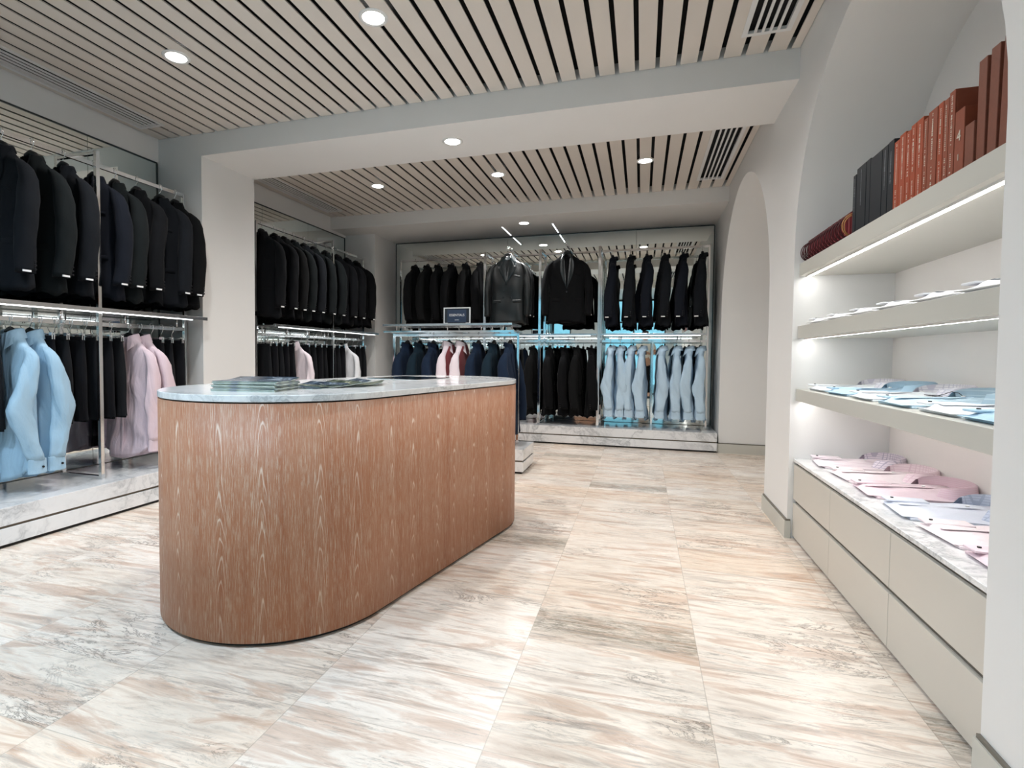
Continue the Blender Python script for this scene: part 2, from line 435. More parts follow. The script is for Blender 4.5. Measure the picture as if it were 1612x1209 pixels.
mirror_wall('wall_mirror', 'x', 8.05, [-3.88, -2.0, -.10, .93], .255, 3.02, 'wide mirror wall behind the far clothes rack')

# shop window behind the camera ---------------------------------------
wd = thing('window_1', 'tall shop window with dark mullions facing the street', 'window', (0, 0, 0)); wd['kind'] = 'structure'
fr = MB()
for x in (-3.6, -2.95, -2.295, -1.22, -.28, .68): fr.box(x, x + .045, YW - .10, YW - .04, 0, 3.06)
fr.box(-3.6, .725, YW - .10, YW - .04, 3.0, 3.06); fr.box(-3.6, .725, YW - .10, YW - .04, 0, .06); fr.box(-3.6, .725, YW - .10, YW - .04, 2.3, 2.35)
fr.build('window_frame', M['mirredge'], wd)
MB().box(-3.58, .70, YW - .075, YW - .067, .05, 3.02).build('glass_pane', M['pane'], wd)

# ================================================================== COUNTER
def stadium(a, b, off=0, n=48):
    L = b - a; pts = []
    for i in range(n + 1):
        th = -math.pi + math.pi * i / n; pts.append(((a + off) * math.cos(th), (a + off) * math.sin(th) - L))
    for i in range(n + 1):
        th = math.pi * i / n; pts.append(((a + off) * math.cos(th), (a + off) * math.sin(th) + L))
    return pts
CA, CB = .578, 1.264
CT = thing('sales_counter', 'long oval sales counter in limed oak with a white marble top', 'counter', (-1.570, 2.982, 0), -.2038)
def oak_body(z0, z1, off, name):
    pts = stadium(CA, CB, off); me = bpy.data.meshes.new(name)
    # resample perimeter finely
    per = []; n = len(pts)
    for i in range(n):
        p, q = Vector(pts[i]), Vector(pts[(i + 1) % n]); L = (q - p).length; k = max(1, int(L / .05))
        for j_ in range(k): per.append(p.lerp(q, j_ / k))
    n = len(per); v = []; f = []; uvs = []; acc = [0]
    for i in range(n): acc.append(acc[-1] + (per[(i + 1) % n] - per[i]).length)
    for p in per: v += [(p.x, p.y, z0), (p.x, p.y, z1)]
    for i in range(n):
        a = 2 * i; b = 2 * ((i + 1) % n); f.append((a, b, b + 1, a + 1)); uvs += [(acc[i], z0), (acc[i + 1], z0), (acc[i + 1], z1), (acc[i], z1)]
    f.append([2 * i for i in range(n)][::-1]); f.append([2 * i + 1 for i in range(n)])
    me.from_pydata(v, [], f); ul = me.uv_layers.new(name='UVMap')
    for i, q in enumerate(uvs): ul.data[i].uv = q
    for i in range(n): me.polygons[i].use_smooth = True
    me.materials.append(M['oak']); me.update()
    o = bpy.data.objects.new(name, me); COL.objects.link(o); o.parent = CT; return o
oak_body(.018, 1.0, 0, 'oak_body')
MB().prism(stadium(CA, CB, -.02), 0, .018).build('plinth', M['toe'], CT)
MB().prism(stadium(CA, CB, -.012), 1.0, 1.006).build('shadow_gap', M['toe'], CT)
MB().prism(stadium(CA, CB, .002), 1.006, 1.034).build('marble_top', M['marble_top'], CT, bevel=.003)

def local2world(o, x, y, z=0):
    c, s_ = math.cos(o.rotation_euler.z), math.sin(o.rotation_euler.z)
    return (o.location.x + c * x - s_ * y, o.location.y + s_ * x + c * y, z)
# magazines
def mag_tex(name, c1, c2, c3):
    t = NT(name); n = t.noise(t.co(), 9, 3, .6, .5)
    t.set(Base_Color=t.ramp(n, [(.35, c1), (.5, c2), (.62, c3)]), Roughness=.25); return t.m
MAG = [mag_tex('magazine_green_cover', srgb('#161D15'), srgb('#4B5648'), srgb('#94937E')), mag_tex('magazine_blue_cover', srgb('#121B27'), srgb('#374757'), srgb('#8A939C'))]
t = NT('page_edges'); s_ = t.co(); q = t.t.nodes.new('ShaderNodeSeparateXYZ'); t.t.links.new(s_, q.inputs[0])
gx = t.noise(t.n('CombineXYZ', {0: t.math('MULTIPLY', q.outputs[0], 14.0), 1: t.math('MULTIPLY', q.outputs[1], 14.0), 2: 0.0}), 1, 1)
ln = t.math('ABSOLUTE', t.math('SINE', t.math('MULTIPLY', q.outputs[2], 1400.0)))
t.set(Base_Color=t.mix(t.math('MULTIPLY', ln, .5), t.ramp(gx, [(.4, srgb('#B9C4B9')), (.5, srgb('#8FA08C')), (.6, srgb('#5D6C80'))]), srgb('#E3E6E2')), Roughness=.6); M['pages'] = t.m
def magazine(z, th, x, y, rz, cover, label, group, curl=0):
    g = thing('magazine', label, 'magazine', (x, y, z), rz, group)
    W, H_ = .235, .30
    def sheet(za, zb, nm, m, ins=0):
        rows = []
        for i in range(9):
            u = i / 8; xx = -W + 2 * 0 + u * W * 1.0
            rows.append(u)
        mb = MB(); top = []; bot = []
        for i in range(9):
            u = i / 8; xx = -W / 2 + ins + u * (W - 2 * ins); lift = curl * max(0, u - .45) ** 1.6
            top.append([(xx, -H_ / 2 + ins, zb + lift), (xx, H_ / 2 - ins, zb + lift)])
            bot.append([(xx, H_ / 2 - ins, za + lift), (xx, -H_ / 2 + ins, za + lift)])
        mb.loft([[*a, *b] for a, b in zip(top, bot)], True, True, 0, False)
        mb.build(nm, m, g)
    sheet(0, th - .0012, 'pages', M['pages'], .001); sheet(th - .0012, th, 'cover', cover)
    return g
stk = ['bottom', 'second from the bottom', 'third from the bottom', 'middle', 'third from the top', 'second from the top']
rr = random.Random(4)
z = 1.034
for i in range(8):
    nm = (['bottom', 'second from the bottom', 'third from the bottom', 'fourth from the bottom', 'fourth from the top', 'third from the top', 'second from the top', 'topmost'])[i]
    magazine(z, .0056, -1.70 + rr.uniform(-.005, .005), 2.06 + rr.uniform(-.005, .005), R(101) + rr.uniform(-.02, .02), MAG[i % 2],
             'glossy magazine, %s of the neat stack on the marble counter' % nm, 'magazines on the counter', curl=(.03 if i == 7 else 0))
    z += .0058
for i, (x, y, a, z_) in enumerate(((-1.60, 2.34, 74, 1.034), (-1.56, 2.42, 60, 1.0402), (-1.52, 2.50, 44, 1.0464), (-1.49, 2.66, 25, 1.034))):
    magazine(z_, .004, x, y, R(a), MAG[(i + 1) % 2], 'glossy magazine, %s of the fanned ones right of the stack' % ['first', 'second', 'third', 'last'][i], 'magazines on the counter', curl=.05)
dp = thing('glass_panel', 'square dark glass panel set in the far half of the counter top', 'tablet', (-1.60, 3.54, 1.034), -.2038)
MB().box(-.21, .21, -.21, .21, 0, .006).build('screen', M['screen'], dp, bevel=.001)
MB().box(-.214, .214, -.214, .214, 0, .003).build('rim', M['steel'], dp)

# ================================================================== PLATFORMS
def platform(label, x0, x1, y0, y1, ins=(1, 1, 1, 1)):
    g = thing('display_plinth', label, 'plinth', ((x0 + x1) / 2, (y0 + y1) / 2, 0))
    cx, cy = g.location.x, g.location.y
    def bx(nm, m, z0, z1, d, bev=0):
        MB().box(x0 - cx + d * ins[0], x1 - cx - d * ins[1], y0 - cy + d * ins[2], y1 - cy - d * ins[3], z0, z1).build(nm, m, g, bevel=bev)
    bx('toe_recess', M['toe'], 0, .022, .02); bx('lower_slab', M['marble'], .022, .122, 0, .002)
    bx('shadow_strip', M['bronze'], .122, .138, .012); bx('upper_slab', M['marble'], .138, .25, 0, .002)
    for k in range(3):
        ft = MB(); px = x0 + .12 + (x1 - x0 - .24) * k / 2; py = y0 + .035
        if x1 - x0 < y1 - y0: px, py = x1 - .035, y0 + .12 + (y1 - y0 - .24) * k / 2
        ft.tube([(px - cx, py - cy, 0), (px - cx, py - cy, .022)], .014, 10); ft.build('foot', M['steel'], g)
    return g
platform('long marble plinth under the near left clothes rack', XL + .01, -3.695, 1.0, 3.985, (0, 1, 1, 0))
platform('marble plinth under the left rack beyond the pier', XL + .01, -3.695, 4.72, 7.33, (0, 1, 0, 0))
platform('long marble plinth under the far clothes rack', -3.88, .93, 7.30, 8.045, (0, 1, 1, 0))
platform('low marble plinth under the island rack behind the counter', -2.86, -1.13, 5.29, 5.84)

# ================================================================== RACKS
PZ = .25
def post(mb, x, y, z0, z1, w=.0135): mb.box(x - w, x + w, y - w, y + w, z0, z1)
def rack_left(label, ladders, ends, y0, y1, led=(0, 0)):
    g = thing('clothes_rack', label, 'clothes rack', (-4.07, (y0 + y1) / 2, PZ)); ox, oy = -4.07, g.location.y
    def B(mb, nm, m=M['chrome'], bev=.002): return mb.build(nm, m, g, bevel=bev)
    for y in ladders:
        for x in (-3.87, -4.27):
            mb = MB(); post(mb, x - ox, y - oy, 0, 2.69 - PZ, .014); B(mb, 'post')
        for z in (2.675, .262): B(MB().box(-4.256 - ox, -3.884 - ox, y - oy - .013, y - oy + .013, z - PZ - .012, z - PZ + .014), 'cross_bar')
    for y in ends:
        mb = MB(); post(mb, 0, y - oy, 0, 2.66 - PZ, .013); B(mb, 'post')
    B(MB().box(-.011, .011, y0 - oy, y1 - oy, 2.64 - PZ, 2.672 - PZ), 'upper_rail')
    B(MB().box(-.011, .011, y0 - oy, y1 - oy, 1.41 - PZ, 1.442 - PZ), 'lower_rail')
    sh = MB().box(-3.84 - .0 - ox, -3.815 - ox, y0 - oy, y1 - oy, 1.504 - PZ, 1.534 - PZ)
    sh.box(-4.33 - ox, -3.84 - ox, y0 - oy, y1 - oy, 1.512 - PZ, 1.524 - PZ)
    sh = B(sh, 'shelf', M['steel'])
    MB().box(-3.838 - ox, -3.817 - ox, led[0] - oy, led[1] - oy, 1.498 - PZ, 1.503 - PZ).build('light_strip', M['ledrack'], sh)
    for k in range(6):
        y = y0 + .1 + (y1 - y0 - .2) * k / 5
        B(MB().tube([(0, y - oy, 1.44 - PZ), (0, y - oy, 1.512 - PZ)], .007, 8), 'hanging_rod', bev=0)
    return g
rack_left('chrome two-tier clothes rack in front of the near left mirror', [1.45, 2.981], [3.955], 1.2, 3.968, (1.3, 3.80))
rack_left('chrome two-tier clothes rack beyond the pier on the left', [6.143], [4.93, 7.31], 4.92, 7.322, (5.0, 7.2))

YR = 7.68
def rack_back():
    g = thing('clothes_rack', 'wide chrome clothes rack in front of the far mirror', 'clothes rack', (-1.375, YR, PZ)); ox, oy = -1.375, YR
    def B(mb, nm, m=M['chrome'], bev=.002): return mb.build(nm, m, g, bevel=bev)
    for x in (-2.18, -1.375, -.562):
        for y in (7.45, 7.86):
            mb = MB(); post(mb, x - ox, y - oy, 0, 2.70 - PZ, .018); B(mb, 'post')
        for z in (2.685, .264): B(MB().box(x - ox - .013, x - ox + .013, 7.464 - oy, 7.846 - oy, z - PZ - .012, z - PZ + .014), 'cross_bar')
    for x in (-3.62, .83):
        mb = MB(); post(mb, x - ox, 0, 0, 2.69 - PZ, .013); B(mb, 'post')
    mb = MB(); post(mb, .14 - ox, 0, 0, 1.44 - PZ, .013); B(mb, 'post')
    for a, b in ((-3.62, -2.18), (-2.18, -1.375), (-1.375, -.562), (-.562, .83)):
        B(MB().box(a - ox, b - ox, -.011, .011, 2.655 - PZ, 2.687 - PZ), 'upper_rail')
        B(MB().box(a - ox, b - ox, -.011, .011, 1.405 - PZ, 1.437 - PZ), 'lower_rail')
    for a, b in ((-3.60, -.59), (-.54, .80)):
        sh = MB().box(a - ox, b - ox, 7.43 - oy, 7.455 - oy, 1.492 - PZ, 1.52 - PZ); sh.box(a - ox, b - ox, 7.455 - oy, 7.95 - oy, 1.502 - PZ, 1.514 - PZ)
        sh = B(sh, 'shelf', M['steel'])
        MB().box(a + .05 - ox, b - .08 - ox, 7.434 - oy, 7.452 - oy, 1.487 - PZ, 1.4915 - PZ).build('light_strip', M['ledrack'], sh)
    for x in (-3.3, -2.7, -1.8, -1.0, -.3, .5): B(MB().tube([(x - ox, 0, 1.437 - PZ), (x - ox, 0, 1.502 - PZ)], .007, 8), 'hanging_rod', bev=0)
    for x in (-1.80, -.985):
        mb = MB().tube([(x - ox, .3, 2.70 - PZ), (x - ox, -.02, 2.70 - PZ), (x - ox, -.42, 2.69 - PZ)], .008, 8)
        for k in range(5):
            yy = -.08 - .085 * k
            mb.tube([(x - ox, yy, 2.702 - PZ), (x - ox, yy, 2.725 - PZ)], [.010, .003], 8)
        B(mb, 'face_out_arm', bev=0)
    return g
rack_back()
YI = 5.60
def rack_island():
    g = thing('clothes_rack', 'low chrome island rack behind the counter carrying a sign', 'clothes rack', (-1.97, YI, PZ)); ox, oy = -1.97, YI
    def B(mb, nm, m=M['chrome'], bev=.002): return mb.build(nm, m, g, bevel=bev)
    for x in (-2.72, -1.262):
        mb = MB(); post(mb, x - ox, 0, 0, 1.452 - PZ, .013); B(mb, 'post')
    B(MB().box(-2.72 - ox, -1.249 - ox, -.012, .012, 1.415 - PZ, 1.445 - PZ), 'rail')
    mb = MB().box(-2.76 - ox, -1.26 - ox, -.20, -.18, 1.452 - PZ, 1.472 - PZ); mb.box(-2.76 - ox, -1.26 - ox, .18, .20, 1.452 - PZ, 1.472 - PZ)
    for x in (-2.76, -2.0, -1.28): mb.box(x - ox, x + .02 - ox, -.18, .18, 1.453 - PZ, 1.471 - PZ)
    B(mb, 'frame')
    B(MB().box(-2.76 - ox, -1.28 - ox, -.22, .22, 1.522 - PZ, 1.546 - PZ), 'shelf', M['steel'])
    for x in (-2.6, -2.5, -2.0, -1.62, -1.5, -1.38): 
        for y in (-.19, .19): B(MB().tube([(x - ox, y, 1.472 - PZ), (x - ox, y, 1.522 - PZ)], .006, 8), 'hanging_rod', bev=0)
rack_island()

# ================================================================== GARMENTS
def hanger_proto():
    g = thing('coat_hanger', 'hanger', 'hanger')
    hook = MB().tube([(0, 0, -.085), (0, 0, -.05), (.010, 0, -.035), (.024, 0, -.016), (.026, 0, .004), (.019, 0, .022), (0, 0, .029), (-.018, 0, .023), (-.025, 0, .006)], .0028, 6)
    hook.build('hook', M['chrome'], g)
    b = MB().tube([(-.19, .0, -.290), (-.14, 0, -.245), (-.085, 0, -.190), (-.056, 0, -.125), (-.038, 0, -.088), (0, 0, -.072), (.038, 0, -.088), (.056, 0, -.125), (.085, 0, -.190), (.14, 0, -.245), (.19, 0, -.290)], [.008, .012, .013, .015, .018, .020, .018, .015, .013, .012, .008], 8)
    b.build('shoulder_bar', M['black_plastic'], g)
    return Proto(g)
def clip_hanger_proto():
    g = thing('trouser_hanger', 'hanger', 'hanger')
    hook = MB().tube([(0, 0, -.095), (0, 0, -.055), (.012, 0, -.04), (.024, 0, -.016), (.026, 0, .004), (.019, 0, .022), (0, 0, .029), (-.018, 0, .023), (-.025, 0, .006)], .003, 6)
    hook.build('hook', M['chrome'], g)
    MB().tube([(-.145, 0, -.097), (.145, 0, -.097)], .0045, 8).build('bar', M['chrome'], g)
    for s_ in (-1, 1):
        c = MB().box(s_ * .118 - .016, s_ * .118 + .016, -.011, -.003, -.135, -.085); c.box(s_ * .118 - .016, s_ * .118 + .016, .003, .011, -.135, -.085)
        c.build('clip', M['chrome'], g, bevel=.002)
    return Proto(g)
HANG = hanger_proto(); CLIP = clip_hanger_proto()

NB = 36
def body_rings(tab, zs, nexp, folds, rnd, hem_curve=0, open_front=0):
    ph = [rnd.uniform(0, 6.28) for _ in range(4)]; rings = []
    zt, zb = zs[0], zs[-1]
    for z in zs:
        w_, d_, yo = interp(tab, z); g_ = (zt - z) / (zt - zb); ring = []
        for k in range(NB):
            th = 2 * math.pi * k / NB; c, s_ = math.cos(th), math.sin(th)
            f = folds * g_ * (math.sin(5 * th + ph[0] + z * 3) + .7 * math.sin(9 * th + ph[1] - z * 5) + .4 * math.sin(14 * th + ph[2]))
            f2 = folds * .45 * math.sin(z * 22 + 3 * th + ph[3]) * min(1, g_ * 4)
            x = w_ * sgnpow(c, 2 / nexp) * (1 + .25 * f); y = yo + d_ * sgnpow(s_, 2 / nexp) * (1 + 2.2 * (f + f2))
            zz = z - .055 * max(0, -s_) * max(0, 1 - g_ * 9) - (.012 * math.sin(3 * th + ph[0]) + .010 * math.sin(7 * th + ph[1])) * max(0, (g_ - .85) / .15)
            if hem_curve: zz = z + hem_curve * (c * c) * max(0, (g_ - .8) / .2)
            ring.append((x, y, zz))
        rings.append(ring)
    return rings
def tri(a): return math.asin(math.sin(a)) / (math.pi / 2)
def sleeve_rings(sgn, tab, nexp, rnd, folds=.05, n=18):
    ph = [rnd.uniform(0, 6.28) for _ in range(3)]; rings = []
    z0, z1 = tab[0][0], tab[-1][0]; K = 22
    for i in range(K + 1):
        z = z0 + (z1 - z0) * i / K
        cx, cy, rx, ry = interp(tab, z); ring = []
        for k in range(n):
            th = 2 * math.pi * k / n
            f = folds * (tri(3 * th + ph[0] + z * 9) + .7 * tri(5 * th + ph[1] - z * 16) + .5 * tri(2 * th + ph[2] + z * 31)) * min(1, i / 4)
            ring.append((sgn * cx + rx * math.cos(th) * (1 + f), cy + ry * math.sin(th) * (1 + f), z))
        rings.append(ring)
    return rings
def band_pts(r, ry, a, z, yo=0): return (r * math.sin(a), yo + ry * math.cos(a), z)

def make_jacket(mat, seed, lapel='notch', trim=None, flap=True, labelcuff=True, wide=1.0, double=False):
    rnd = random.Random(seed)
    g = thing('suit_jacket', 'jacket', 'jacket')
    z0 = -.085                                   # collar top below rail
    D = 1.0 * wide
    tab = [(z0 - .015, .062, .042, .012), (z0 - .05, .088, .045, .008), (z0 - .085, .138, .045, .004), (z0 - .12, .188, .044, 0), (z0 - .16, .228, .045, 0), (z0 - .20, .246, .049, 0),
           (z0 - .28, .248, .056, 0), (z0 - .42, .238, .062, -.004), (z0 - .56, .229, .064, -.004), (z0 - .75, .243, .074, 0), (z0 - .965, .262, .088 * D, 0)]
    zs = [z0 - .015 - (.95) * (i / 26) ** 1.15 for i in range(27)]
    rings = body_rings(tab, zs, 2.5, .045, rnd)
    rings.insert(0, [(x * .82, (y - .01) * .82 + .01, z - .06) for x, y, z in rings[0]])
    mb = MB().loft(rings, True, False)
    last = rings[-1]; b = len(mb.v); mb.v += [(x * .93, y * .8, z + .03) for x, y, z in last]
    o = b - NB
    for k in range(NB): mb.face((o + k, o + (k + 1) % NB, b + (k + 1) % NB, b + k), 0, False)
    mb.face([b + k for k in range(NB)])
    body = mb.build('body', mat, g)
    bend = rnd.uniform(-.02, .03)
    for sg in (-1, 1):
        bb = bend + rnd.uniform(-.01, .01)
        st = [(z0 - .112, .175, 0, .014, .020), (z0 - .14, .208, 0, .030, .032), (z0 - .185, .240, 0, .042, .044), (z0 - .25, .264, 0, .050, .054), (z0 - .37, .281, -.006 - bb * .5, .054, .062),
              (z0 - .52, .290, -.014 - bb, .052, .064), (z0 - .70, .291, -.022 - bb, .047, .060), (z0 - .86, .285, -.035 - bb * .5, .043, .058)]
        rg = sleeve_rings(sg, st, 2, rnd, .06)
        m2 = MB().loft(rg, True, False); last = rg[-1]; n = len(last); b = len(m2.v)
        c0 = (sum(p[0] for p in last) / n, sum(p[1] for p in last) / n)
        m2.v += [(c0[0] + (x - c0[0]) * .82, c0[1] + (y - c0[1]) * .82, z + .025) for x, y, z in last]
        for k in range(n): m2.face((b - n + k, b - n + (k + 1) % n, b + (k + 1) % n, b + k))
        m2.face([b + k for k in range(n)])
        sl = m2.build('sleeve', mat, g)
        cx, cy, rx, ry = interp(st, z0 - .80)
        bt = MB()
        for q in range(3):
            zc = z0 - .835 + q * .026; yb = cy + ry * .62; xb = sg * cx + sg * rx * .82
            bt.tube([(xb - sg * .002, yb, zc), (xb + sg * .006, yb + .001, zc)], .007, 8)
        bt.build('cuff_buttons', M['button'], sl)
        if labelcuff and sg == 1 or labelcuff == 2:
            xb = sg * cx + sg * rx * 1.02
            lb = MB().box(xb - .003, xb + .004, cy - .042, cy + .006, z0 - .857, z0 - .845)
            tag(lb.build('cuff_tag', M['paperwhite'], sl), 'small white tag')
    # lapels + collar
    def front(x, z):
        w_, d_, yo = interp(tab, z); u = min(.999, abs(x) / w_); return yo - d_ * (1 - u ** 2.5) ** .4
    lm = trim or mat
    zend = z0 - (.50 if not double else .44)
    for sg in (-1, 1):
        rows = []
        for i in range(15):
            u = i / 14; z = z0 - .012 + (zend - z0 + .012) * u
            xi = .046 * (1 - u) + .0 * u - (.028 * u if double and sg == 1 else 0)
            if lapel == 'shawl': wd_ = .060 * math.sin(math.pi * min(1, u * .9 + .12)) + .004
            elif lapel == 'peak': wd_ = (.050 + .14 * u) if u < .36 else .105 * (1 - u) / .64 * 1.0
            else: wd_ = (.045 + .10 * u) if u < .30 else .085 * (1 - u) / .70
            if double: wd_ *= 1.15
            row = []
            for j_ in range(5):
                w1 = j_ / 4; x = xi + wd_ * w1; y = front(x, min(z, z0 - .02)) - .004 - .010 * math.sin(math.pi * (.15 + .7 * w1)) * (1 if u < .95 else .3)
                zz = z + (.03 * w1 if (lapel == 'peak' and .3 < u < .45) else 0) - .02 * w1 * (1 - u)
                row.append((sg * x, y, zz))
            rows.append(row)
        back = [[(x * .99, y + .007, z) for x, y, z in r] for r in rows]
        mb = MB().grid(rows); mb.grid(back)
        for r1, r2 in ((0, 0),): pass
        mb.build('lapel', lm, g)
    cr = []
    for i in range(17):
        a = R(-150 + 300 * i / 16)                 # 0 = back of the neck
        fr_ = abs(a) / R(150)
        r0, r1, r2 = .052, .060, .074
        cr.append([band_pts(r0, .046, a, z0 - .02, .010), band_pts(r1, .052, a, z0 + .012 - .03 * fr_, .010), band_pts(r1 + .008, .058, a, z0 + .006 - .032 * fr_, .010), band_pts(r2 + .01, .068, a, z0 - .035 - .02 * fr_, .010)])
    MB().grid(cr).build('collar', lm if lapel == 'shawl' else mat, g)
    if flap:
        for sg in (-1, 1):
            f = MB(); z = z0 - .64; rows = []
            for i in range(5):
                x = sg * (.085 + .115 * i / 4); y = front(x, z)
                rows.append([(x, y - .002, z + .012), (x, y - .009, z + .004), (x, y - .008, z - .032), (x, y - .002, z - .036)])
            f.grid(rows); f.build('pocket_flap', mat, g)
    f = MB(); rows = []
    for i in range(4):
        x = .10 + .075 * i / 3; z = z0 - .30 - .006 * i; y = front(x, z); rows.append([(x, y - .002, z + .014), (x, y - .007, z + .008), (x, y - .006, z - .010), (x, y - .001, z - .014)])
    f.grid(rows).build('chest_pocket', mat, g)
    bts = [(.0, -.53), (.0, -.63)] if not double else [(-.05, -.50), (.055, -.50), (-.05, -.60), (.055, -.60)]
    if lapel == 'shawl': bts = [(.0, -.54)]
    for bx_, bz in bts:
        y = front(bx_, z0 + bz); MB().tube([(bx_, y + .002, z0 + bz), (bx_, y - .007, z0 + bz)], .011, 10).build('button', M['button'], g)
    return Proto(g)

def make_shirt(mat, seed, elbow=0.0, front_panel=None, cuffbtn=True):
    rnd = random.Random(seed)
    g = thing('dress_shirt', 'shirt', 'shirt'); z0 = -.075
    tab = [(z0 - .02, .074, .050, .010), (z0 - .05, .098, .050, .006), (z0 - .085, .142, .046, .002), (z0 - .12, .188, .042, 0), (z0 - .155, .222, .042, 0), (z0 - .20, .238, .044, 0),
           (z0 - .30, .238, .050, 0), (z0 - .5, .230, .056, 0), (z0 - .8, .242, .068, 0), (z0 - 1.02, .256, .080, 0)]
    zs = [z0 - .02 - .995 * (i / 30) ** 1.12 for i in range(31)]
    rings = body_rings(tab, zs, 2.3, .10, rnd, hem_curve=.10)
    rings.insert(0, [(x * .82, (y - .01) * .82 + .01, z - .06) for x, y, z in rings[0]])
    mb = MB().loft(rings, True, False); last = rings[-1]; b = len(mb.v); mb.v += [(x * .93, y * .7, z + .05) for x, y, z in last]
    for k in range(NB): mb.face((b - NB + k, b - NB + (k + 1) % NB, b + (k + 1) % NB, b + k))
    mb.face([b + k for k in range(NB)]); mb.build('body', mat, g)
    def front(x, z):
        w_, d_, yo = interp(tab, z); u = min(.999, abs(x) / w_); return yo - d_ * (1 - u ** 2.3) ** (1 / 2.3)
    for sg in (-1, 1):
        e = elbow * rnd.uniform(.7, 1.1) if sg == 1 else elbow * rnd.uniform(-.3, .6)
        st = [(z0 - .115, .170, 0, .014, .020), (z0 - .14, .200, 0, .030, .030), (z0 - .18, .230, -e * .03, .036, .040), (z0 - .27, .250, -e * .25, .037, .050), (z0 - .40, .262, -e * .6, .036, .060),
              (z0 - .50, .268, -e * .94, .034, .070), (z0 - .535, .269, -e * 1.02, .034, .072), (z0 - .58, .268, -e * .88, .034, .068), (z0 - .74, .264, -e * .40, .032, .056), (z0 - .865, .260, -e * .02, .030, .046)]
        rg = sleeve_rings(sg, st, 2, rnd, .13)
        sl = MB().loft(rg, True, True).build('sleeve', mat, g)
        cx, cy, rx, ry = interp(st, z0 - .865); cr = []
        for zz, k_ in ((z0 - .855, 1.00), (z0 - .862, 1.07), (z0 - .95, 1.12), (z0 - .955, 1.0), (z0 - .93, .94)):
            cr.append([(sg * cx + rx * .8 * k_ * math.cos(2 * math.pi * q / 18), cy + ry * k_ * 1.1 * math.sin(2 * math.pi * q / 18), zz) for q in range(18)])
        cf = MB().loft(cr, False, True, 0, False).build('cuff', mat, sl)
        if cuffbtn:
            xb = sg * (cx + rx * .8 * 1.17)
            MB().tube([(xb - sg * .004, cy + .02, z0 - .91), (xb + sg * .005, cy + .02, z0 - .91)], .007, 8).build('cuff_button', M['button'] if front_panel is None else M['paperwhite'], sl)
    # placket
    pm_ = front_panel or mat; hw = .055 if front_panel else .018
    rows = []
    for i in range(26):
        z = z0 - .035 - .92 * i / 25
        rows.append([(x, front(x, z) - (.004 if abs(x) == hw else .008), z) for x in (-hw, -hw * .5, hw * .5, hw)])
    MB().grid(rows).build('placket', pm_, g)
    # collar: stand and fold with points
    cr = []
    for i in range(21):
        a = R(-148 + 296 * i / 20); fr_ = (abs(a) / R(148)) ** 3
        cr.append([band_pts(.070, .054, a, z0 - .035, .008), band_pts(.070, .054, a, z0 + .014 - .030 * fr_, .008), band_pts(.077, .061, a, z0 + .010 - .032 * fr_, .008),
                   band_pts(.098 + .030 * fr_, .080 + .012 * fr_, a, z0 - .052 - .085 * fr_, .004)])
    MB().grid(cr).build('collar', mat, g)
    if front_panel:
        rows = []                                     # dusty-red waistcoat edge down the visible side
        for i in range(24):
            z = z0 - .05 - .90 * i / 23; w_, d_, yo = interp(tab, z)
            rows.append([(w_ * sgnpow(math.cos(a), 2 / 2.3) * 1.03, yo + (d_ * 1.18) * sgnpow(math.sin(a), 2 / 2.3), z) for a in [R(-20 - 14 * q) for q in range(10)]])
        MB().grid(rows).build('inner_layer', front_panel, g)
    return Proto(g)

def make_trousers(mat, seed, L=.615):
    rnd = random.Random(seed); g = thing('trousers', 'trousers', 'trousers'); z0 = -.112
    n = 28; rings = []; ph = rnd.uniform(0, 6)
    for i in range(19):
        u = i / 18; z = z0 - L * u; hw = .128 + .022 * u + .006 * math.sin(ph + 5 * u); d = .016 + .016 * math.sin(math.pi * min(1, u * 1.1 + .08)) + .020 * u
        if i == 0: d = .010
        ring = []
        for k in range(n):
            th = 2 * math.pi * k / n; c, s_ = math.cos(th), math.sin(th)
            f = .35 * u * math.sin(6 * th + ph) + .25 * u * math.sin(11 * th - ph * 2 + u * 4)
            crease = .010 * u * (1 if abs(c) > .93 else 0)
            ring.append((hw * sgnpow(c, .55) + math.copysign(crease, c), d * sgnpow(s_, .7) * (1 + f), z))
        rings.append(ring)
    MB().loft(rings, True, False).build('front_half', mat, g)
    # inner legs ends peeping out at the fold bottom
    mb = MB()
    for yy, dz in ((-.011, -.004), (.011, -.016)):
        mb.prism([(-.135, yy - .006), (.135, yy - .006), (.142, yy + .006), (-.142, yy + .006)], z0 - L + .25, z0 - L + dz)
    mb.build('folded_legs', mat, g)
    w_ = MB(); w_.prism([(-.131, -.018), (.131, -.018), (.131, .018), (-.131, .018)], z0 - .030, z0 + .004); w_.build('waistband', mat, g, bevel=.003)
    return Proto(g)

jackets = [make_jacket(DARK[i % 4], 10 + i) for i in range(7)]
bjackets = [make_jacket(BLACKS[i % 2], 30 + i, labelcuff=True) for i in range(3)]
mjackets = [make_jacket(DARK[3], 40), make_jacket(DARK[0], 41)]
njackets = [make_jacket(NAVY[i % 2], 50 + i, labelcuff=False) for i in range(3)]
tuxv = make_jacket(M['velvet'], 60, 'peak', M['satin'], double=True)
tuxs = make_jacket(BLACKS[0], 61, 'shawl', M['satin'])
blues = [make_shirt(BLUE, 70 + i, e) for i, e in enumerate((.11, -.07))]
lblues = [make_shirt(BLUE2, 80 + i, e, cuffbtn=False) for i, e in enumerate((.03, -.05, .055, .01))]
pinks = [make_shirt(PINK, 90 + i, e) for i, e in enumerate((.01, -.05))]
whites = [make_shirt(PINKW, 95, .0), make_shirt(WHITE, 96, .02)]
waist = [make_shirt(PINKW, 97, .0, DUSTY), make_shirt(PINKW, 98, .03, DUSTY)]
trs = [make_trousers(PANTS[i % 2], 100 + i) for i in range(4)]
rj = random.Random(8)
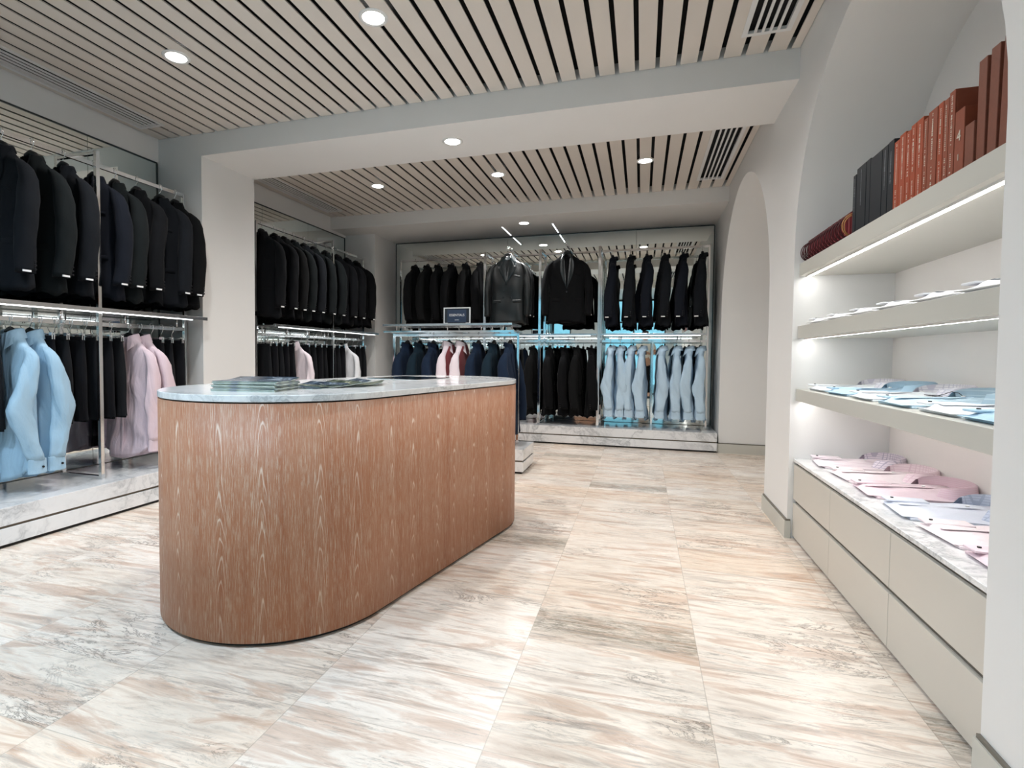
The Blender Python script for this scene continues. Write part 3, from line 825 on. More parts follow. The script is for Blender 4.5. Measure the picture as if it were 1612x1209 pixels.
def hang(proto, loc, rz, label, group, hlabel, hgroup, clip=False):
    proto.place(loc, rz, label, group)
    (CLIP if clip else HANG).place(loc, rz, hlabel, hgroup)

# near left rack, upper tier
zU, zL = 2.655, 1.428
Y1 = [2.485, 2.667, 2.88, 3.108, 3.28, 3.473, 3.702, 3.856]
for i, y in enumerate(Y1):
    n_ = ORD[i]
    hang(jackets[[0, 2, 4, 3, 6, 5, 0, 1][i]] if i != 7 else bjackets[0], (-4.07, y, zU), R(rj.uniform(-4, 4)), '%s dark suit jacket from the left on the near left upper rail' % n_, 'dark jackets on the near left upper rail',
         'black hanger of the %s jacket from the left, near left upper rail' % n_, 'hangers on the near left upper rail')
# near left rack, lower tier
seqL1 = [('t', 2.36), ('s', 2.515, blues[0]), ('s', 2.635, blues[1]), ('t', 2.70), ('t', 2.80), ('t', 2.91), ('t', 3.02), ('t', 3.12), ('t', 3.225), ('s', 3.385, pinks[0]), ('s', 3.49, pinks[1]), ('t', 3.60), ('t', 3.70), ('t', 3.81)]
ti = 0; colr = {0: 'left', 1: 'right'}
sb = 0; sp = 0
for q in seqL1:
    if q[0] == 't':
        n_ = ORD[ti]; ti += 1
        hang(trs[ti % 4], (-4.07, q[1], zL), R(rj.uniform(-3, 3)), '%s pair of dark trousers from the left on the near left lower rail' % n_, 'trousers on the near left lower rail',
             'chrome clip hanger of the %s trousers from the left, near left lower rail' % n_, 'clip hangers on the near left lower rail', True)
    else:
        if q[2] in blues: lab = 'pale blue dress shirt, %s of the two on the near left lower rail' % colr[sb]; hl = 'black hanger inside the %s pale blue shirt, near left lower rail' % colr[sb]; sb += 1
        else: lab = 'pale pink dress shirt, %s of the two on the near left lower rail' % colr[sp]; hl = 'black hanger inside the %s pale pink shirt, near left lower rail' % colr[sp]; sp += 1
        hang(q[2], (-4.07, q[1], zL), R(-4 if q[2] in blues else 0), lab, None, hl, 'hangers on the near left lower rail')
# left rack beyond the pier
Y2 = [5.002, 5.227, 5.397, 5.577, 5.786, 5.988, 6.26, 6.548, 6.808, 7.063]
for i, y in enumerate(Y2):
    n_ = ORD[i]
    hang([jackets[1], jackets[5], bjackets[1], jackets[2], jackets[4], jackets[6], jackets[2], jackets[1], jackets[5], bjackets[2]][i], (-4.07, y, zU), R(rj.uniform(-4, 4)), '%s dark suit jacket beyond the pier, counted from the pier, upper rail' % n_, 'dark jackets beyond the pier',
         'black hanger of the %s jacket beyond the pier, upper rail' % n_, 'hangers on the upper rail beyond the pier')
seqL2 = [5.0, 5.10, 5.20, 5.30, 5.42, ('w', 5.56), 5.72, 5.86, 6.0, 6.10, 6.30, 6.42, 6.54, ('v', 6.68), 6.84, 6.98, 7.12]
ti = 0
for q in seqL2:
    if isinstance(q, tuple):
        if q[0] == 'w': hang(whites[0], (-4.07, q[1], zL), R(-2), 'blush white dress shirt on the lower rail just beyond the pier', None, 'black hanger inside the blush white shirt beyond the pier', 'hangers on the lower rail beyond the pier')
        else: hang(whites[1], (-4.07, q[1], zL), R(-2), 'white dress shirt at the far end of the lower left rail', None, 'black hanger inside the white shirt beyond the pier', 'hangers on the lower rail beyond the pier')
    else:
        n_ = ORD[ti]; ti += 1
        hang(trs[ti % 4], (-4.07, q, zL), R(rj.uniform(-3, 3)), '%s pair of dark trousers beyond the pier, counted from the pier' % n_, 'trousers beyond the pier',
             'chrome clip hanger of the %s trousers beyond the pier' % n_, 'clip hangers beyond the pier', True)
# far rack (shoulders run front to back)
zU2, zL2 = 2.668, 1.42
for i, x in enumerate([-3.37, -3.165, -2.985, -2.765, -2.54, -2.31]):
    hang(bjackets[i % 3], (x, YR, zU2), R(90 + rj.uniform(-6, 6)), '%s black jacket from the left on the far upper rail' % ORD[i], 'black jackets at the left of the far upper rail',
         'black hanger of the %s black jacket on the far upper rail' % ORD[i], 'hangers on the far upper rail')
for i, x in enumerate([-.405, -.17, .045, .275, .505, .745]):
    hang(mjackets[i % 2], (x, YR, zU2 + .0), R(-90 + rj.uniform(-9, 9)), '%s midnight jacket from the left in the right bay of the far rack' % ORD[i], 'midnight jackets in the right bay of the far rack',
         'black hanger of the %s midnight jacket, right bay of the far rack' % ORD[i], 'hangers on the far upper rail')
hang(tuxv, (-1.80, 7.30, 2.70), R(0), 'shiny black double-breasted dinner jacket facing out above the island rack', None, 'black hanger inside the shiny double-breasted jacket', 'hangers of the face-out jackets')
hang(bjackets[0], (-1.80, 7.44, 2.70), R(14), 'matt black jacket hanging just behind the shiny double-breasted one', None, 'black hanger just behind the shiny double-breasted jacket', 'hangers of the face-out jackets')
hang(tuxs, (-.985, 7.32, 2.70), R(5), 'black dinner jacket with satin shawl collar facing out in the far rack', None, 'black hanger inside the shawl collar dinner jacket', 'hangers of the face-out jackets')
for i, x in enumerate([-1.50, -1.265, -1.045, -.865, -.675]):
    hang(bjackets[(i + 1) % 3], (x, YR, zL2), R(90 + rj.uniform(-5, 5)), '%s black jacket from the left on the far lower rail' % ORD[i], 'black jackets on the far lower rail',
         'black hanger of the %s black jacket on the far lower rail' % ORD[i], 'hangers on the far lower rail')
for i, x in enumerate([-.415, -.285, -.14, .005, .265, .45, .605, .745]):
    hang(lblues[[0, 1, 2, 0, 1, 3, 2, 0][i]], (x, YR, zL2 + .003), R(-90 + rj.uniform(-6, 6)), '%s light blue shirt from the left on the far lower rail' % ORD[i], 'light blue shirts on the far lower rail',
         'black hanger of the %s light blue shirt on the far lower rail' % ORD[i], 'hangers on the far lower rail')
for i, x in enumerate([-3.45, -3.33, -3.2, -3.07, -2.4, -2.28, -1.98, -1.86]):
    hang(trs[i % 4], (x, YR, zL2), R(-90), '%s pair of dark trousers behind the island rack, from the left' % ORD[i], 'trousers on the far lower rail',
         'chrome clip hanger of the %s trousers behind the island rack' % ORD[i], 'clip hangers on the far lower rail', True)
# island rack
zI = 1.43
isl = [(-2.555, 'n'), (-2.40, 'n'), (-2.235, 'n'), (-2.05, 'p'), (-1.895, 'p'), (-1.705, 'n'), (-1.53, 'n'), (-1.35, 'n')]
a_ = b_ = 0
for i, (x, k) in enumerate(isl):
    if k == 'n':
        hang(njackets[a_ % 3], (x, YI, zI), R(90 + rj.uniform(-5, 5)), '%s navy jacket from the left on the island rack' % ORD[a_], 'navy jackets on the island rack',
             'black hanger of the %s navy jacket on the island rack' % ORD[a_], 'hangers on the island rack'); a_ += 1
    else:
        hang(waist[b_], (x, YI, zI), R(90), 'pale pink shirt over dusty red layer, %s one on the island rack' % colr[b_], None,
             'black hanger inside the %s pink shirt on the island rack' % colr[b_], 'hangers on the island rack'); b_ += 1

# sign ------------------------------------------------------------------
sg = thing('counter_sign', 'small clear framed navy sign reading ESSENTIALS on the island rack shelf', 'sign', (-1.945, 5.56, 1.546), 0)
fr = MB(); W_, H_ = .155, .185
fr.box(-W_, W_, -.008, .008, 0, .012); fr.box(-W_, W_, -.008, .008, H_ - .012, H_); fr.box(-W_, -W_ + .012, -.008, .008, .012, H_ - .012); fr.box(W_ - .012, W_, -.008, .008, .012, H_ - .012)
fr.build('frame', M['acrylic'], sg, bevel=.001)
MB().box(-W_ + .012, W_ - .012, -.003, .003, .012, H_ - .012).build('backing', plain('smoky_acrylic', (.03, .035, .045), .15), sg)
MB().box(-.110, .110, -.006, -.003, .024, H_ - .022).build('card', M['card'], sg)
for sx_ in (-.125, .125): MB().box(sx_ - .02, sx_ + .02, -.02, .02, 0, .016).build('foot_block', M['paperwhite'], sg, bevel=.002)
def text(s, size, mat, parent, loc, rot, name='lettering', ext=.0006, sx=1.0):
    cu = bpy.data.curves.new(name, 'FONT'); cu.body = s; cu.size = size; cu.align_x = 'CENTER'; cu.align_y = 'CENTER'; cu.extrude = ext
    o = bpy.data.objects.new(name, cu); COL.objects.link(o)
    dg = bpy.context.evaluated_depsgraph_get(); me = bpy.data.meshes.new_from_object(o.evaluated_get(dg)); bpy.data.objects.remove(o)
    me.transform(Matrix.Translation(loc) @ rot.to_4x4() @ Matrix.Diagonal((sx, 1, 1, 1)))
    me.materials.clear(); me.materials.append(mat)
    o = bpy.data.objects.new(name, me); COL.objects.link(o); o.parent = parent; return o
XROT = Matrix.Rotation(R(90), 3, 'X')
text('ESSENTIALS', .036, M['paperwhite'], sg, (0, -.0068, .100), XROT, sx=.95)
mk = MB(); rq = random.Random(3)
for i in range(6):
    a = -.024 + i * .0085; mk.box(a, a + .0055, -.0072, -.006, .045, .045 + rq.uniform(.004, .008))
mk.build('small_lettering', M['paperwhite'], sg)

# ================================================================== RIGHT NICHE
Y0, Y1_ = A1[0] - A1[1] + .002, A1[0] + A1[1] - .002
def shelf(z0, z1, label, strip=None):
    g = thing('wall_shelf', label, 'shelf', (1.25, 2.93, z0))
    MB().box(.98 - 1.25, 1.518 - 1.25, Y0 - 2.93, Y1_ - 2.93, 0, z1 - z0).build('board', M['shelf'], g, bevel=.0015)
    if strip:
        MB().box(strip - 1.25 - .012, strip - 1.25 + .012, Y0 + .04 - 2.93, Y1_ - .03 - 2.93, -.006, .002).build('light_strip', M['led'], g)
        MB().box(strip - 1.25 - .019, strip - 1.25 - .012, Y0 + .03 - 2.93, Y1_ - .02 - 2.93, -.008, .002).build('strip_channel', M['paperwhite'], g)
shelf(1.74, 1.82, 'thick pale top shelf in the arch holding books', 1.03)
shelf(1.333, 1.413, 'thick pale shelf with white folded shirts', 1.03)
shelf(.922, 1.0, 'thick pale shelf with blue folded shirts', 1.03)
MB_ = MB()
# lining of the lit part of the niche
lin = MB().box(1.512, 1.519, Y0, Y1_, .5, 1.74); 
tag(lin.build('wall_right', M['niche']), 'pale lining at the back of the lit shelves', 'wall', None, 'structure')
wt = tag(MB().box(.978, 1.51, Y0, Y1_, .516, .536).build('worktop', M['marble_top'], bevel=.002), 'white marble top along the drawer units', 'worktop')
seams = [Y0, 2.555, 3.280, Y1_]
for i, (a, b) in enumerate(zip(seams, seams[1:])):
    nm = ['nearest the camera', 'in the middle', 'farthest from the camera'][i]
    g = thing('drawer_unit', 'low greige drawer unit under the marble top, %s' % nm, 'cabinet', (1.25, (a + b) / 2, 0)); cy = (a + b) / 2
    MB().box(1.0 - 1.25, 1.51 - 1.25, a - cy, b - cy, .02, .515).build('carcass', M['groove'], g)
    MB().box(1.0 - 1.25, 1.51 - 1.25, a - cy, b - cy, 0, .02).build('plinth', M['toe'], g)
    for z0, z1 in ((.02, .243), (.267, .497)):
        MB().box(.982 - 1.25, 1.0 - 1.25, a - cy + .0015, b - cy - .0015, z0, z1).build('drawer_front', M['drawer'], g, bevel=.0015)

# folded shirts
def make_folded(mat, seed, collar_mat=None, cuff=True):
    rnd = random.Random(seed); g = thing('folded_shirt', 'folded', 'folded shirt')
    L, W2 = .42, .165; ph = [rnd.uniform(0, 6) for _ in range(4)]
    NX, NY = 16, 12; rows = []
    for i in range(NX + 1):
        u = i / NX; x = L * u; row = []
        for j_ in range(NY + 1):
            v = -1 + 2 * j_ / NY
            wv = W2 * (.80 + .20 * u + .02 * math.sin(ph[0] + 4 * u))
            h = .036 * (1 - abs(v) ** 4) * (min(1, u / .06) ** .5) * (min(1, (1 - u) / .05 + .25) ** .5) * (.8 + .3 * u)
            h += .0035 * math.sin(9 * v + ph[1] + 5 * u) * (1 - v * v) + .003 * math.sin(13 * u + 4 * v + ph[2]) * (1 - v * v)
            row.append((x + .012 * v * math.sin(ph[3]), v * wv, max(.002, h) + .001))
        rows.append(row)
    mb = MB().grid(rows)
    under = [[(x * .97 + .006, y * .95, .010) for x, y, z in r] for r in rows]; rows = [[(x, y, max(z, .013) if (0 < i_ < NX and 0 < j2 < NY) else .013) for j2, (x, y, z) in enumerate(r)] for i_, r in enumerate(rows)]; mb = MB().grid(rows)
    mb.grid(under)
    edge_t = rows[0] + [r[-1] for r in rows[1:]] + rows[-1][::-1][1:] + [r[0] for r in rows[::-1]][1:-1]
    mb.loft([[(x * .97 + .006, y * .95, .010) for x, y, z in edge_t], edge_t], False, False)
    mb.build('body', mat, g)
    # lower fold layer
    MB().box(.022, L - .02, -W2 * .86, W2 * .86, 0, .0105).build('under_fold', mat, g, bevel=.002)
    # placket with buttons
    pr_ = MB(); rws = []
    for i in range(11):
        u = .06 + .66 * i / 10
        rws.append([(L * u, y, .040 * (.8 + .3 * u) + .002 + (.002 if abs(y) < .01 else 0)) for y in (-.016, -.006, .006, .016)])
    pr_.grid(rws).build('placket', mat, g)
    # collar: tall standing band open toward the hem
    cm = collar_mat or mat; cr = []
    for i in range(25):
        a = R(-128 + 256 * i / 24); f = (abs(a) / R(128)); 
        rx, ry = .105, .135
        cx = L - .065
        h = .058 * (1 - .35 * f ** 3)
        cr.append([(cx + rx * .92 * math.cos(a), ry * .90 * math.sin(a), .022), (cx + rx * .97 * math.cos(a), ry * .94 * math.sin(a), .026 + h * .96),
                   (cx + rx * 1.0 * math.cos(a), ry * .98 * math.sin(a), .022 + h), (cx + rx * 1.06 * math.cos(a) , ry * 1.03 * math.sin(a), .022 + h * .93),
                   (cx + rx * 1.14 * math.cos(a) - .02 * f ** 4, ry * 1.12 * math.sin(a), .018)])
    MB().grid(cr).build('collar', cm, g)
    MB().tube([(L - .15, 0, .044), (L - .15, 0, .049)], .007, 8).build('collar_button', M['paperwhite'], g)
    if cuff:
        MB().box(.004, .16, W2 * .30, W2 * .74, .030, .038).build('cuff', mat, g, bevel=.003)
        MB().tube([(.035, W2 * .55, .038), (.035, W2 * .55, .042)], .0065, 8).build('cuff_button', M['button'], g)
    return Proto(g)
F_bl = make_folded(fabric('folded_pale_blue', srgb('#C4DCEB'), .8, .05, 300, .04), 1, stripe_fab('blue_stripe_cotton', srgb('#AFC9D9'), srgb('#DCEBF3'), 'z', 45))
F_bc = make_folded(fabric('folded_ice_white', srgb('#E4E9EF'), .8, .05, 300, .04), 2, stripe_fab('lilac_check_cotton', srgb('#ECEAF0'), srgb('#B7B4C9'), 'check', 80))
F_bs = make_folded(fabric('folded_sky_blue', srgb('#AECBDF'), .8, .05, 300, .04), 3, fabric('sky_blue_collar', srgb('#A8C5D8'), .8, .05, 300, .05))
F_pc = make_folded(stripe_fab('pink_micro_check', srgb('#EFE4EA'), srgb('#D7C4D0'), 'check', 90), 4, stripe_fab('mauve_check_cotton', srgb('#E8DEE8'), srgb('#8F88A5'), 'check', 80))
F_pk = make_folded(fabric('folded_blush', srgb('#E9DDE1'), .8, .05, 300, .04), 5, stripe_fab('blush_fine_check', srgb('#F0DDE4'), srgb('#D9BCC9'), 'check', 70))
F_ps = make_folded(fabric('folded_pink', srgb('#DECBD3'), .8, .05, 300, .04), 6, stripe_fab('pink_fine_stripe', srgb('#D9C0CA'), srgb('#CFA6B5'), 'z', 110))
F_gc = make_folded(fabric('folded_blue_grey', srgb('#D5DAE6'), .8, .05, 300, .04), 7, stripe_fab('blue_grey_check', srgb('#C2CBDD'), srgb('#8F9DB8'), 'check', 90))
F_wh = make_folded(WHITE, 8)
low = [(F_pc, 3.83, 'lilac check'), (F_pk, 3.445, 'blush'), (F_ps, 3.105, 'pink fine-striped'), (F_gc, 2.755, 'blue-grey check'), (F_pk, 2.405, 'very pale pink'), (F_ps, 2.085, 'pink')]
for i, (p, y, c) in enumerate(low):
    p.place((1.055, y, .537), R(-2 + 2 * (i % 3)), '%s folded shirt, %s from the far end on the marble top' % (c, ORD[i]), 'folded shirts on the marble top')
mid = [(F_bc, 3.76, 'grey-white check'), (F_bs, 3.42, 'sky blue'), (F_bc, 3.08, 'white check-collared'), (F_bl, 2.72, 'pale blue striped'), (F_bc, 2.36, 'pale check'), (F_bs, 2.06, 'blue')]
for i, (p, y, c) in enumerate(mid):
    p.place((1.02, y, 1.001), R(3 - 2 * (i % 3)), '%s folded shirt, %s from the far end on the blue shirt shelf' % (c, ORD[i]), 'folded shirts on the middle shelf')
for i, y in enumerate([3.74, 3.40, 3.06, 2.72, 2.38, 2.05]):
    F_wh.place((1.005, y, 1.414), R(2 * (i % 2)), 'white folded shirt, %s from the far end on the shelf below the books' % ORD[i], 'white folded shirts on the upper shelf')
tg = thing('price_tag', 'small dark swing tag with thin cord on the middle shelf shirts', 'tag', (1.27, 2.93, 1.036), 0)
MB().box(-.02, .02, -.035, .035, 0, .003).build('card', M['button'], tg)
MB().tube([(0, -.035, .002), (.015, -.06, .012), (.03, -.085, .025), (.045, -.11, .02), (.06, -.125, .0)], .0015, 5).build('cord', M['button'], tg)

# ---- books --------------------------------------------------------------
def book_mat(name, c):
    t = NT(name); n = t.noise(t.co((1, 1, 1)), 60, 3); t.set(Base_Color=t.mix(n, tuple(q * .85 for q in c), tuple(q * 1.12 for q in c)), Roughness=.5, Specular_IOR_Level=.3); return t.m
BK = {'k': book_mat('black_cloth_cover', (.010, .013, .018)), 'o': book_mat('rust_orange_cover', srgb('#9C472B')), 'b': book_mat('brick_brown_cover', srgb('#8C4A35')), 'd': book_mat('brown_box_cover', srgb('#7C4A3A'))}
M['foil'] = plain('silver_lettering', srgb('#D8CFC0'), .4); M['foild'] = plain('dim_lettering', srgb('#7E838A'), .4); M['paper'] = plain('paper_block', srgb('#C9BBA5'), .7)
rb = random.Random(12)
def book(y0, y1, ztop, k, label, x0=1.0, depth=.23, lean=0, titles=1, marks=None, name='book', cat='book', grp='books on the top shelf'):
    T = y1 - y0; H = ztop - 1.821
    g = thing(name, label, cat, (x0, (y0 + y1) / 2, 1.821), 0, grp); g.rotation_euler = (lean, 0, 0)
    c = MB(); th = min(.004, T * .15)
    if name == 'book':
        c.box(0, .006, -T / 2, T / 2, 0, H); c.box(.006, depth, -T / 2, -T / 2 + th, 0, H); c.box(.006, depth, T / 2 - th, T / 2, 0, H)
        c.build('cover', BK[k], g, bevel=.0012)
        MB().box(.006, depth - .006, -T / 2 + th, T / 2 - th, .004, H - .004).build('page_block', M['paper'] if k != 'k' else M['paper'], g)
    else: c.box(0, depth, -T / 2, T / 2, 0, H); c.build('case', BK[k], g, bevel=.002)
    if marks:
        for s_, zz, sz in marks: text(s_, sz, M['foil'], g, (-.0012, 0, zz), Matrix.Rotation(R(-90), 3, 'Z') @ XROT, 'number')
    elif titles:
        for zc, n in ((H * .80, 7), (H * .60, 9), (H * .16, 6))[:titles + 1]:
            mk = MB(); n = n * 2; a = zc - n * .0035
            for i in range(n):
                if rb.random() < .12: continue
                hh = rb.uniform(.5, .85) * min(.011, T * .28); mk.box(-.0009, .0002, -hh / 2, hh / 2, a + i * .0070, a + i * .0070 + rb.uniform(.0016, .0042))
            mk.build('spine_lettering', M['foild'] if k == 'k' else M['foil'], g)
    return g
BL = [(3.150, 3.112, 2.115, 'k', 1), (3.105, 2.992, 2.135, 'k', 1), (2.985, 2.942, 2.135, 'k', 0), (2.938, 2.815, 2.128, 'k', 0), (2.810, 2.757, 2.128, 'k', 1), (2.752, 2.698, 2.13, 'k', 1),
      (2.694, 2.648, 2.108, 'o', 2), (2.646, 2.592, 2.118, 'o', 2), (2.588, 2.55, 2.108, 'o', 2), (2.548, 2.508, 2.118, 'o', 2), (2.504, 2.452, 2.118, 'o', 2),
      (2.448, 2.418, 2.10, 'b', 2), (2.415, 2.352, 2.112, 'b', 2), (2.346, 2.312, 2.112, 'o', 2), (2.308, 2.277, 2.108, 'b', 2), (2.274, 2.238, 2.118, 'b', 2)]
cn = {'k': 0, 'o': 0, 'b': 0}
wd_ = {'k': 'black cloth-bound', 'o': 'rust orange', 'b': 'brick brown'}
for (ya, yb_, zt, k, tt) in BL:
    book(yb_, ya, zt, k, '%s %s book from the left on the top shelf' % (ORD[cn[k]], wd_[k]), titles=tt); cn[k] += 1
book(2.178, 2.234, 2.035, 'b', 'short rust brown case marked 4, beside the brick brown books', marks=[('4', .125, .05), ('1', .055, .03)], name='slipcase', cat='case')
book(2.122, 2.172, 1.965, 'd', 'lowest brown box between the marked case and the tall boxes', titles=0, name='slipcase', cat='case')
for i, (a, b, zt, ln_) in enumerate(((2.075, 2.118, 2.143, 0), (2.018, 2.062, 2.15, .03), (1.965, 2.005, 2.155, .06), (1.905, 1.952, 2.15, .10))):
    book(a, b, zt, 'd', 'tall brown box, %s from the left at the near end of the top shelf' % ORD[i], lean=-ln_ * .0 + ln_ * .6, titles=0, name='slipcase', cat='case', x0=1.005)
tag(MB().box(1.07, 1.25, 2.12, 2.176, 1.968, 2.02).build('slipcase', BK['d'], bevel=.002), 'dark brown box lying on the lowest box', 'case')

# small burgundy bags with rope handles
M['burg'] = book_mat('burgundy_paper', srgb('#5A1218')); M['rope'] = plain('burgundy_cord', srgb('#451017'), .6); M['goldrope'] = plain('golden_cord', srgb('#C08A55'), .6)
def bag_proto(cord):
    g = thing('paper_bag', 'bag', 'paper bag')
    MB().box(0, .14, -.021, .021, 0, .145).build('body', M['burg'], g, bevel=.003)
    MB().box(-.002, .0, -.012, .012, .03, .115).build('label', plain('wine_red_label', srgb('#8E3138'), .35), g)
    pts = []
    for i in range(15):
        a = R(-75 + 330 * i / 14) if False else R(100 + 160 * i / 14)
        pts.append((.004 + .052 * math.cos(a) * 1.0, -.012 + .024 * i / 14, .068 + .056 * math.sin(a)))
    MB().tube(pts, .0032, 6).build('rope_handle', cord, g)
    pts2 = [(x * .7 + .0, y + .016, z * .85 + .012) for x, y, z in pts]
    MB().tube(pts2, .0032, 6).build('rope_handle', cord, g)
    return Proto(g)
bp = bag_proto(M['rope']); bg = bag_proto(M['goldrope'])
for i in range(15):
    y = 3.965 - .0535 * i
    (bg if i == 14 else bp).place((1.025, y, 1.821), R(rb.uniform(-3, 3)), ('small burgundy bag with golden cord beside the black books' if i == 14 else '%s small burgundy bag from the far end of the top shelf' % ORD[i]), 'small burgundy bags on the top shelf')

# ================================================================== CEILING FITTINGS
def downlight_proto(power, color=(1, .985, .965)):
    g = thing('downlight', 'light', 'ceiling light')
    rng = MB(); n = 28; rr_ = [(.088, 0), (.086, -.005), (.066, -.006), (.064, .0), (.064, .02)]
    rng.loft([[(r * math.cos(2 * math.pi * k / n), r * math.sin(2 * math.pi * k / n), z) for k in range(n)] for r, z in rr_], False, False)
    rng.build('trim_ring', M['ventwhite'], g)
    MB().tube([(0, 0, -.0035), (0, 0, -.001)], .064, 28).build('diffuser', M['glow'], g)
    l = bpy.data.lights.new('downlight_lamp', 'SPOT'); l.energy = power; l.spot_size = R(155); l.spot_blend = 1.0; l.shadow_soft_size = .055; l.color = color
    o = bpy.data.objects.new('lamp', l); COL.objects.link(o); o.parent = g; o.location = (0, 0, -.012)
    return Proto(g)
PW = 76
DL = downlight_proto(PW); DL_ADDED = downlight_proto(165, (.66, .83, 1.0))  # second one: cool lamps added out of view to turn the beam face bluish
spots = [(-3.06, 2.93, CZ, 'over the near left rack'), (-1.567, 2.93, CZ, 'over the middle of the counter'), (-.07, 2.93, CZ, 'nearest the shelf arch'), (-1.566, 4.33, BZ, 'set in the underside of the beam'),
         (-3.042, 5.80, CZ, 'beyond the beam, at the left'), (-1.562, 5.80, CZ, 'beyond the beam, in the middle'), (0, 5.81, CZ, 'beyond the beam, at the right'), (-1.582, 7.295, 3.04, 'in the soffit above the far rack'),
         (-3.06, .6, BZ + .05, 'added out of view over the entrance, at the left'), (-1.567, .6, BZ + .05, 'added out of view over the entrance, in the middle')]
for x, y, z, w_ in spots: (DL_ADDED if y < 1 else DL).place((x, y, z), 0, 'round white ceiling downlight ' + w_, 'ceiling downlights')
def vent(x0, x1, y0, y1, label, n=5):
    g = thing('air_vent', label, 'air vent', ((x0 + x1) / 2, (y0 + y1) / 2, CZ - .006)); cx, cy = g.location.x, g.location.y
    a, b, c, d = x0 - cx, x1 - cx, y0 - cy, y1 - cy; f = .03
    fr = MB().box(a, a + f, c, d, 0, .02); fr.box(b - f, b, c, d, 0, .02); fr.box(a + f, b - f, c, c + f, 0, .02); fr.box(a + f, b - f, d - f, d, 0, .02)
    fr.build('frame', M['ventwhite'], g)
    MB().box(a + .005, b - .005, c + .005, d - .005, .05, .055).build('backing', M['void'], g)
    w_ = (b - a - 2 * f) / n; fin = MB()
    for k in range(1, n): fin.box(a + f + w_ * k - .008, a + f + w_ * k + .008, c + f, d - f, .001, .009)
    fin.build('fins', M['ventwhite'], g)
vent(.562, .838, 1.6, 3.765, 'long white slotted ceiling vent at the near right')
vent(.562, .838, 5.0, 6.61, 'long white slotted ceiling vent beyond the beam, right')
vent(-4.335, -4.06, 1.5, 3.76, 'long slotted ceiling vent above the near left mirror')
vent(-4.29, -4.03, 4.85, 6.66, 'long slotted ceiling vent beyond the beam, left')
for x, w_ in ((-1.93, 'left'), (-1.21, 'right')):  # white streaks of light on the soffit, put in as glowing strips
    g = thing('soffit_streak', 'thin %s streak of light on the soffit above the far mirror' % w_, 'ceiling light', (x, 7.70, 3.04))
    MB().box(-.007, .007, -.27, .27, -.004, .003).build('diffuser', M['ledrack'], g); MB().box(-.011, .011, -.275, .275, -.002, .004).build('streak_edge', M['ventwhite'], g)

# ================================================================== PERSON BEHIND THE CAMERA (seen in the far mirror)
PX, PY = .10, -.42
person = thing('person', 'person in a cream t-shirt and black trousers holding a camera, seen in the mirror', 'person', (PX, PY, 0))
skin_m = plain('skin', srgb('#B98A6E'), .55); cream = fabric('cream_jersey', srgb('#D9CFC0'), .85, .1, 300, .04)
def skinned(name, pts, edges, rad, mat, parent, root=0, sub=1):
    me = bpy.data.meshes.new(name); me.from_pydata(pts, edges, []); o = bpy.data.objects.new(name, me); COL.objects.link(o)
    m1 = o.modifiers.new('skin', 'SKIN'); 
    for i, r in enumerate(rad): me.skin_vertices[0].data[i].radius = (r, r) if not isinstance(r, tuple) else r
    me.skin_vertices[0].data[root].use_root = True
    m2 = o.modifiers.new('sub', 'SUBSURF'); m2.levels = sub; m2.render_levels = sub
    dg = bpy.context.evaluated_depsgraph_get(); dg.update(); nm = bpy.data.meshes.new_from_object(o.evaluated_get(dg)); bpy.data.objects.remove(o)
    for p in nm.polygons: p.use_smooth = True
    nm.materials.clear(); nm.materials.append(mat); q = bpy.data.objects.new(name, nm); COL.objects.link(q); q.parent = parent; return q
# units: figure is about 1.95 survey units tall (1.68 m)
def arm(sg):   # shoulder, elbow, wrist, palm
    return [(sg * .21, 0, 1.60), (sg * .285, .02, 1.32), (sg * .13, .25, 1.30), (sg * .075, .31, 1.32)]
pts = [(0, 0, 1.05), (0, 0, 1.25), (0, 0, 1.50), (0, 0, 1.62), (0, .01, 1.70), (0, .02, 1.80), (0, .025, 1.90)]; ed = [(0, 1), (1, 2), (2, 3), (3, 4), (4, 5), (5, 6)]; rd = [.13, .12, .14, .07, .06, .095, .075]
for sg in (-1, 1):
    b = len(pts); pts += arm(sg); ed += [(2, b), (b, b + 1), (b + 1, b + 2), (b + 2, b + 3)]; rd += [.065, .05, .034, .036]
    for k in range(5):                                  # four fingers and a thumb curled round the camera
        f0 = len(pts)
        if k < 4: pts += [(sg * .065, .335, 1.350 - .019 * k), (sg * .052, .362, 1.352 - .020 * k), (sg * .036, .372, 1.350 - .020 * k)]
        else: pts += [(sg * .060, .30, 1.355), (sg * .040, .285, 1.365), (sg * .022, .280, 1.362)]
        ed += [(b + 3, f0), (f0, f0 + 1), (f0 + 1, f0 + 2)]; rd += [.0105, .0095, .0085]
    b = len(pts); pts += [(sg * .10, 0, 1.0), (sg * .115, .01, .56), (sg * .12, -.01, .12), (sg * .125, .12, .05)]; ed += [(0, b), (b, b + 1), (b + 1, b + 2), (b + 2, b + 3)]; rd += [.10, .065, .045, .04]
skinned('body', pts, ed, rd, skin_m, person, 0, 2)
pts = [(0, 0, 1.06), (0, 0, 1.25), (0, 0, 1.50), (0, 0, 1.60)]; ed = [(0, 1), (1, 2), (2, 3)]; rd = [(.185, .13), (.17, .125), (.185, .125), (.10, .08)]
for sg in (-1, 1):
    b = len(pts); pts += [(sg * .20, 0, 1.58), (sg * .262, .01, 1.40)]; ed += [(2, b), (b, b + 1)]; rd += [.085, .078]
skinned('t_shirt', pts, ed, rd, cream, person, 0, 2)
pts = [(0, 0, 1.06)]; ed = []; rd = [(.17, .125)]
for sg in (-1, 1):
    b = len(pts); pts += [(sg * .10, 0, .92), (sg * .115, .01, .56), (sg * .12, -.01, .14)]; ed += [(0, b), (b, b + 1), (b + 1, b + 2)]; rd += [.115, .082, .064]
